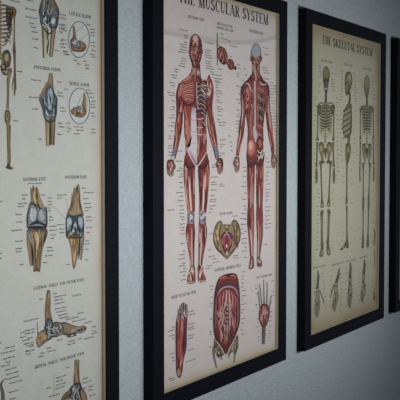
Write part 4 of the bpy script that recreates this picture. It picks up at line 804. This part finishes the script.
column(p2, r, 188.4, [312, 315, 324.6, 328, 330, 336, 339, 350.4], 'l', (8, 10), 187.6, .0034, L2); column(p2, r, 185.8, [362], 'l', (14, 14), None, .0034, L2)
column(p2, r, 257.4, [285.6, 288, 293, 304, 308, 318, 322, 326, 331, 336, 340], 'r', (4, 6), 260, .0032, L2)
column(p2, r, 271.4, [280.6, 292, 296, 303, 308, 312, 317, 321, 326, 331, 334, 338], 'l', (5, 7), 268, .0032, L2)

# ---- print 3: the skeletal system
p3 = Print(3, wide=1.35, cap='4A473E', sat=.85); r = random.Random(9)
B3, B3D = '7E7452', '2E2A1A'
def rib_cage(p, cx, y0, y1, w0, n=9, back=False):
    for i in range(n):
        y = y0+(y1-y0)*i/n; w_ = w0*(.72+.28*math.sin(math.pi*min(1, (i+1.5)/n)))/2
        for sg in (-1, 1):
            if back: p.stroke([(cx+sg*.6, y, .6), (cx+sg*w_*.7, y+.2, .9), (cx+sg*w_, y+2.6, .8)], 'D2C8A0', B3D)
            else: p.stroke([(cx+sg*.5, y+3.4, .6), (cx+sg*w_*.55, y+2.4, .8), (cx+sg*w_, y, .9), (cx+sg*w_*.7, y-1.8, .6)], 'D2C8A0', B3D)
def long_bone(p, x0, y0, x1, y1, w_, col=B3, ends=1.9):
    dx, dy = x1-x0, y1-y0
    p.stroke([(x0, y0, w_*ends*.8), (x0+dx*.06, y0+dy*.06, w_*ends), (x0+dx*.2, y0+dy*.2, w_), (x0+dx*.8, y0+dy*.8, w_), (x0+dx*.94, y0+dy*.94, w_*ends), (x1, y1, w_*ends*.8)], col, B3D)
# front view
p3.stroke([(326, 86, 2.4), (326, 94, 1.6), (325.8, 103, 2)], '6E6444', B3D)
p3.poly([(326, 66.2), (328.6, 68.4), (329.8, 73), (329.4, 78), (328.6, 84), (327.6, 91), (326, 93.6), (324.4, 91), (323.4, 84), (322.8, 78), (322.6, 73), (323.6, 68.4)], '6C6A5C', '38362C')
p3.poly([(326, 66.4), (328.8, 69), (329.5, 74), (328.4, 78), (326, 79), (323.8, 78), (322.8, 74), (323.6, 69)], '8C8648', '5E5A2E')
for x in (324.7, 327.4): p3.oval(x, 80.6, .95, 1.5, '24221C')
p3.oval(326, 84.4, .5, 1.2, '24221C'); p3.stroke([(324.4, 88.4, .6), (326, 88.9, 1.3), (327.6, 88.4, .6)], 'C8C2A8', '4A4634')
p3.poly([(320, 107), (325.6, 104.5), (331.4, 107), (332.2, 122), (330.6, 134), (325.6, 128), (320.4, 134), (319, 122)], '5E563C', '8E8668')
for i in range(15): p3.oval(325.4-.02*i, 104+i*2.7, .95, 1.15, '7A7048', '2E2A1A')
rib_cage(p3, 325.6, 107, 137, 14, 10); p3.stroke([(325.6, 105, 1.6), (325.6, 114, 1.5), (325.6, 119, .8)], '9A8E62', B3D)
p3.stroke([(325.6, 104.6, 1), (321.4, 103, 1.3), (318.2, 104.4, 1.1)], 'A09468', B3D); p3.stroke([(325.8, 104.6, 1), (330, 103, 1.3), (333.6, 104, 1.1)], 'A09468', B3D)
p3.poly([(318, 105), (321, 106), (320.6, 113), (318.6, 115)], '6E6442', B3D); p3.poly([(333.8, 105), (330.8, 106), (331.2, 113), (333, 115)], '6E6442', B3D)
long_bone(p3, 317.8, 105, 317.4, 141, .95); long_bone(p3, 334, 105, 333.4, 141, .95)
long_bone(p3, 317, 142, 316.2, 167, .7); long_bone(p3, 317.8, 142, 317, 167, .6); long_bone(p3, 333.4, 142, 334, 167, .7); long_bone(p3, 332.7, 142, 333.2, 167, .6)
for x, sg in ((316.5, -1), (333.9, 1)):
    p3.oval(x, 169.6, 1.1, 2, '8A7E56', B3D)
    for j in range(4): p3.stroke([(x-.9+j*.6, 171, .4), (x-1.0+j*.66, 178, .42), (x-.8+j*.5, 184.6-abs(j-1.5), .26)], '6E6442', B3D)
for sg in (-1, 1):
    p3.poly([(325.4+sg*1, 146), (325.4+sg*3.4, 142), (325.4+sg*6.2, 143.6), (325.4+sg*6.6, 149), (325.4+sg*4.8, 156), (325.4+sg*3.8, 161), (325.4+sg*1.6, 163), (325.4+sg*2.2, 156)], '8C8050', B3D)
    p3.oval(325.4+sg*4.2, 148.6, 1.4, 4, 'B0A678', '6A6238'); p3.stroke([(325.4+sg*3.6, 159, .8), (325.4+sg*2.6, 163, 1), (325.4+sg*.8, 161.6, .8)], '6E6442', B3D)
p3.poly([(324, 149), (326.8, 149), (326.2, 156), (325.4, 159), (324.6, 156)], '6A5E38', B3D)
for a, k_, an in (((320.6, 160.6), (322.2, 205), (322.2, 246)), ((330.6, 160.6), (328.6, 204), (327.6, 244))):
    long_bone(p3, a[0], a[1], k_[0], k_[1], 1.15); p3.oval(k_[0], k_[1]+.6, 1.8, 2.4, '7A704C', '26241A'); p3.oval(k_[0], k_[1]+.2, .9, 1.3, 'B4AA80')
    long_bone(p3, k_[0], k_[1]+5, an[0], an[1], 1.1); long_bone(p3, k_[0]+(-1.4 if a[0] < 325 else 1.4), k_[1]+7, an[0]+(-1 if a[0] < 325 else 1), an[1], .5)
p3.poly([(321.4, 246), (323.2, 246), (323.6, 252), (322.8, 256.4), (319.4, 256.4), (319.6, 253)], '7A704C', B3D); p3.poly([(326.8, 244), (328.6, 244), (330.2, 250), (330.4, 254.6), (327.4, 255), (326.4, 250)], '7A704C', B3D)
streaks(p3, 321.6, 252, 1.6, 4, 8, ['C0B48A', '2E2A1A'], .4, 205); streaks(p3, 328.4, 250.6, 1.6, 4, 8, ['C0B48A', '2E2A1A'], .4, 206)
# side view
p3.stroke([(349.4, 92, 1.6), (349.8, 98, 1.4), (349, 105, 1.8)], '6E6444', B3D)
p3.poly([(348.6, 71.4), (351.4, 74), (352.4, 80), (351.4, 87), (349.8, 90.6), (348.4, 94), (346.6, 95.6), (345.2, 92), (344.8, 85), (344.8, 78), (346, 73)], '8E8058', '443A26')
p3.oval(349.4, 77.6, 2, 4.2, 'B09E78', '8E8058'); p3.oval(346, 83.4, .8, 1.4, '2A261A'); p3.stroke([(345.4, 92, .6), (347.6, 92.6, 1), (349.4, 88, .8)], '5A5034'); p3.oval(349.2, 86, .8, 1.4, '4A4028')
p3.poly([(346.8, 104.6), (350.8, 104), (352, 116), (351.8, 130), (349, 138.4), (344.4, 136), (342.2, 128), (343.4, 114)], 'A49A7C', '5A5034')
for i in range(11):
    y = 107+i*2.7; p3.stroke([(351.6, y-2.4, .5), (348.4, y+1, 1), (344, y+3.6, .9), (342.8+abs(i-6)*.12, y+5, .5)], 'C2B894' if i % 2 else '5A4E32', B3D if i % 2 else None)
p3.stroke([(350.8, 104, 1), (351.2, 120, 1.1), (350, 134, 1), (348.4, 142, 2)], '7A6E48', B3D)
for i in range(4): p3.oval(348.6-.1*i, 136+i*2.4, 1.2, 1.1, '8A7E54', B3D)
p3.poly([(346, 144), (349.6, 143.4), (350.8, 149), (349.8, 157), (348, 162.6), (345.8, 160), (345.4, 152)], '7E7442', B3D); p3.oval(348, 150, 1.2, 3.6, 'AAA066', '6A6238')
long_bone(p3, 347, 160, 346.6, 202, 1.0, ends=1.6); p3.oval(346.2, 203, 1.3, 2, '9A8E66', B3D); long_bone(p3, 346.8, 206, 347, 241, 1.0, ends=1.5)
p3.poly([(347.6, 240), (348.6, 245), (348, 248.6), (345, 247.4), (342.4, 250), (340, 249.6), (342.4, 246.6), (345.6, 241.6)], '6E6442', B3D); streaks(p3, 345, 246.6, 3, 2, 8, ['C0B48A', '2E2A1A'], .4, 207, 60)
# back view
p3.stroke([(366.8, 92, 1.4), (366.9, 98, 1.2), (367, 106, 1.6)], '6E6444', B3D)
p3.poly([(366.8, 75), (369.2, 78), (369.9, 84), (369.2, 90), (368.2, 96.4), (366.8, 98), (365.4, 96.4), (364.2, 90), (363.8, 84), (364.6, 78)], '7E7652', '3E3A28')
p3.poly([(366.8, 75.2), (369, 78), (369.6, 84), (368.6, 88), (366.8, 89.4), (365, 88), (364, 84), (364.8, 78)], 'A08E66', '7E7652')
p3.poly([(362.6, 107), (371, 107), (371.6, 124), (370, 134), (366.8, 130), (363.6, 134), (362, 124)], '5E563C', '8E8668')
for i in range(15): p3.oval(366.8, 106+i*2.7, .8, 1.1, '8C8258', '2E2A1A')
rib_cage(p3, 366.8, 108, 136, 10.6, 10, True)
for sg in (-1, 1):
    p3.poly([(366.8+sg*2.2, 108), (366.8+sg*5.6, 107.4), (366.8+sg*4.6, 114), (366.8+sg*2.8, 119)], '857A52', B3D)
    p3.stroke([(366.8+sg*.8, 106.6, .7), (366.8+sg*4, 106, 1), (366.8+sg*6.2, 107.4, .8)], 'A09468', B3D)
    p3.poly([(366.8+sg*.8, 146), (366.8+sg*2.6, 143.4), (366.8+sg*4.6, 145), (366.8+sg*4.4, 152), (366.8+sg*3, 160), (366.8+sg*1.4, 164), (366.8+sg*1.6, 156)], '8C8258', B3D)
    long_bone(p3, 366.8+sg*6.4, 108, 366.8+sg*6.5, 140, .75); long_bone(p3, 366.8+sg*6.6, 141, 366.8+sg*7, 165, .55); long_bone(p3, 366.8+sg*6.1, 141, 366.8+sg*6.4, 165, .45)
    for j in range(3): p3.stroke([(366.8+sg*(6.4+j*.4), 166, .4), (366.8+sg*(6.6+j*.4), 174, .36), (366.8+sg*(6.3+j*.4), 181.6, .24)], '6E6442', B3D)
p3.poly([(365.6, 149), (368, 149), (367.4, 157), (366.8, 161), (366.2, 157)], '5E5434', B3D)
for a, k_, an in (((363.2, 162.6), (363.2, 201), (362.9, 240)), ((370, 162.6), (368.6, 200), (367.9, 239))):
    long_bone(p3, a[0], a[1], k_[0], k_[1], .9); p3.oval(k_[0], k_[1]+2, 1.2, 2.2, '7A704C', '26241A'); long_bone(p3, k_[0], k_[1]+4, an[0], an[1], .9)
    p3.poly([(an[0]-.8, an[1]), (an[0]+.8, an[1]), (an[0]+1, an[1]+5), (an[0]+.6, an[1]+8), (an[0]-1.4, an[1]+7.6)], '6E6442', B3D)
p3.stroke([(374.2, 229, .8), (374.8, 236, 1.1), (374, 246, .8)], '8A7E56', B3D); p3.stroke([(374.6, 250, .5), (374.8, 268, .5)], '8A7E56', B3D)
# four hands and feet along the bottom
def bones(p, fore, y0, y1, cx, cx1, w_, thumb=None, sd=1):
    p.stroke([(fore[0], fore[1], 1.0), (fore[0]*.5+cx*.5, (fore[1]+y0)/2, 1.5), (cx, y0, 2.6)], '6A6450', '3A3626')
    p.stroke([(fore[0]+1.1, fore[1]+4, .5), (fore[0]*.5+cx*.5+.8, (fore[1]+y0)/2+2, .8), (cx+.8, y0, .8)], '857A5A', '3A3626')
    h_ = y1-y0
    p.poly([(cx-w_*.3, y0-1), (cx+w_*.3, y0-1), (cx+w_*.46, y0+h_*.3), (cx1+w_*.42, y0+h_*.7), (cx1+w_*.16, y1-1), (cx1-w_*.2, y1-1), (cx1-w_*.42, y0+h_*.7), (cx-w_*.46, y0+h_*.3)], 'A89C80', 'B8AE94')
    p.oval(cx, y0+2, w_*.36, 2.6, '7A725A', '3A3626')
    for j in range(4):
        t = (j-1.5)/1.5; p.stroke([(cx+t*w_*.2, y0+3, .7), (cx+t*w_*.42, y0+h_*.45, .62), (cx1+t*w_*.34, y0+h_*.75, .55), (cx1+t*w_*.2, y1-abs(t-.2)*3, .35)], '7E7660', '45402E')
    if thumb: p.stroke([(cx+(thumb[0]-cx)*.3, y0-1, .7), (cx+(thumb[0]-cx)*.75, (y0+thumb[1])/2, .8), (thumb[0], thumb[1], .5)], '6A6248', '3A3626')
    streaks(p, cx, y0+h_*.3, w_*.4, h_*.3, 14, ['B4AA88', '3A3626', '9A9278'], .4, sd)
bones(p3, (318.2, 271), 291, 319.5, 317.4, 316.8, 5.6, (324, 304), 211); bones(p3, (339.4, 268.6), 285, 313, 335.8, 334.2, 5.2, (330.4, 298), 212)
bones(p3, (350.4, 262.6), 281, 309.5, 350, 349.4, 4.4, None, 213); bones(p3, (364.6, 259.4), 277, 304.5, 363.6, 362.2, 4.4, None, 214)
p3.stroke([(374, 291, .4), (374.4, 297, 1), (373.8, 299.6, 1.4)], '5A5238', B3D)
# headings
T3 = '36342F'
p3.title(322.0, 43.4, 372.4, 56.6, 8.6, 'THE SKELETAL SYSTEM', T3, .07, 1.3)
H3 = '4E4B42'
p3.title(321.2, 61.0, 332.6, 63.8, 2, 'FRONT VIEW', H3, .09, 1.3); p3.title(344, 64.8, 352.6, 67, 2, 'SIDE VIEW', H3, .09, 1.3); p3.title(363, 69, 371, 71, 2, 'BACK VIEW', H3, .09, 1.3)
p3.title(313.2, 268.6, 325.4, 266.4, 1.8, 'BONES OF HAND', H3, .09, 1.3); p3.title(332, 265.6, 343.8, 263.4, 1.8, 'HAND FROM BACK', H3, .09, 1.3); p3.title(346.4, 262.6, 355.8, 260.2, 1.8, 'FOOT ABOVE', H3, .09, 1.3); p3.title(359.4, 259.2, 367.6, 256.8, 1.8, 'FOOT BELOW', H3, .09, 1.3)
L3 = '56534A'
column(p3, r, 321.6, [66, 68.4, 72, 74.6, 77, 84, 87, 92], 'r', (6, 9), 320.4, .0034, L3); column(p3, r, 331.2, [73, 79, 81, 83.4, 86, 90], 'l', (6, 11), 332, .0034, L3)
column(p3, r, 317, [97, 99.6], 'r', (5, 6), 316.6, .0034, L3); column(p3, r, 316, ar(106, 182, 17), 'r', (3, 4), 315.2, .0032, L3)
column(p3, r, 336, ar(98, 180, 20), 'l', (4, 8), 336.6, .0032, L3); column(p3, r, 325.2, [172, 182, 222], 'c', (4, 4), 325.2, .0032, L3)
column(p3, r, 319.4, ar(189, 249, 15), 'r', (5, 7), 318.6, .0034, L3); column(p3, r, 331.8, [190, 193, 199, 204, 241, 245, 248], 'l', (4, 7), 331.8, .0032, L3)
column(p3, r, 343.6, ar(71, 100, 11), 'r', (5, 8), 342, .0032, L3); column(p3, r, 353.4, ar(73, 101, 11), 'l', (5, 9), 354.4, .0032, L3); column(p3, r, 341, ar(106, 160, 13), 'r', (3, 6), 343, .0032, L3)
column(p3, r, 354.4, ar(106, 162, 13), 'l', (3, 6), 353.4, .0032, L3); column(p3, r, 344.6, [168, 176, 182, 197, 232, 236, 240], 'r', (4, 5), 343.2, .0032, L3); column(p3, r, 350.6, [170, 178, 184, 203, 228, 243], 'l', (4, 6), 350.6, .0032, L3)
column(p3, r, 371.6, ar(78, 98, 7), 'l', (5, 9), 372, .0032, L3); column(p3, r, 362.4, ar(80, 98, 6), 'r', (3, 6), 362.4, .0032, L3); column(p3, r, 376.4, ar(106, 178, 16), 'c', (4, 5), 375.8, .0032, L3)
column(p3, r, 359, [150, 155, 158, 170, 187], 'r', (4, 5), 360, .0032, L3); column(p3, r, 366, [172, 190, 212], 'c', (5, 7), 366, .0032, L3); column(p3, r, 371.4, [191, 199, 203, 212, 222, 236, 242], 'l', (4, 7), 371, .0032, L3); column(p3, r, 361, [228, 232, 238], 'r', (4, 6), 361, .0032, L3)
for x, x2, y0, y1, n in ((314.8, 314.2, 276, 316, 11), (322.6, 325.6, 273, 308, 10), (331.6, 330.4, 270, 306, 8), (341.4, 341, 274, 312, 11), (346.6, 346.4, 268, 306, 10), (353.6, 353.2, 266, 304, 11), (359.8, 359, 268, 300, 8), (368.2, 367.6, 263, 299, 9)):
    column(p3, r, x, ar(y0, y1, n), 'c', (4, 7), x2, .0030, L3)
column(p3, r, 372.4, [216, 220, 223, 281, 286, 292], 'c', (4, 5), 372.4, .003, L3)

# ---- print 4: only its left rim shows
p4 = Print(4); r = random.Random(11)
T4 = '3A3834'
def uvp(u, v): return project(u, v, 4)
for cx, cz, sc_ in ((.17, .55, 1), (.42, .55, 1), (.17, .2, .6), (.42, .2, .6)):
    pts = [uvp(cx, cz+.17*sc_)+(1.4,), uvp(cx+.01, cz+.06*sc_)+(1.0,), uvp(cx, cz-.08*sc_)+(1.0,), uvp(cx, cz-.17*sc_)+(1.6,)]
    p4.stroke(pts, 'A08C62', '4A3C26')
    for i in range(7):
        x, y = uvp(cx-.05, cz+.15*sc_-i*.045*sc_); p4.label(x, y, words(r, 8), .0034, 'r', '4A4846')
        x, y = uvp(cx+.05, cz+.15*sc_-i*.045*sc_); p4.label(x, y, words(r, 8), .0034, 'l', '4A4846')


# ------------------------------------------------------------------ the framed prints
def framed(k, pr, paper_mat, label, name='framed_print'):
    e = bpy.data.objects.new(name, None); C.objects.link(e)
    e.location = (LEFT[k]+FW/2, 0, ZB-BV)
    e['label'] = label; e['category'] = 'framed poster'; e['group'] = 'black framed anatomy posters in a row on the wall'
    c = .0012; B0 = BORD
    prof = [(0, -.0003), (0, -DEPTH+c), (c, -DEPTH), (B0-c, -DEPTH), (B0, -DEPTH+c), (B0, YP-.0092), (B0-.006, YP-.0092), (B0-.006, -.0003)]
    link('frame', ring_mesh('frame', prof, FW, FH), [BLACK], e)
    li = link('liner', ring_mesh('liner', [(B0-.0012, YP-.0074), (B0, YP-.0074), (B0, YP-.0012), (B0-.0012, YP-.0012)], FW, FH), [LINER], e); li['label'] = 'thin pale liner inside the frame'
    po = pr.build(e, paper_mat)
    g = link('glass', box_mesh('glass', -PW/2-.004, PW/2+.004, YP-.0090, YP-.0076, -.004, PH+.004), [GLASS], e); g.location = (0, 0, BV)
    bk = link('backing_board', box_mesh('backing_board', -PW/2-.004, PW/2+.004, YP+.0005, YP+.0035, -.004, PH+.004), [BACK], e); bk.location = (0, 0, BV)
    return e

P1 = paper('aged_paper_cool', 'DAD6CF', 'BCB7B0', 'B0957C', .010, PW, PH)
P2 = paper('aged_paper_white', 'E2D5D1', 'CBBEBA', 'B8A684', .008, PW, PH, True)
P3 = paper('aged_paper_yellow', 'CBC5AE', 'B2AD98', 'A08C66', .030, PW, PH)
P4 = paper('aged_paper_buff', 'C6C0AA', 'BAB49E', '9C8862', .028, PW, PH)
framed(1, p1, P1, 'black framed joints poster with knee, elbow and ankle drawings, nearest on the left')
framed(2, p2, P2, 'black framed muscular system poster with two red muscle figures')
framed(3, p3, P3, 'black framed skeletal system poster with three standing skeletons')
framed(4, p4, P4, 'black framed poster at the far right end, cut off by the picture edge')
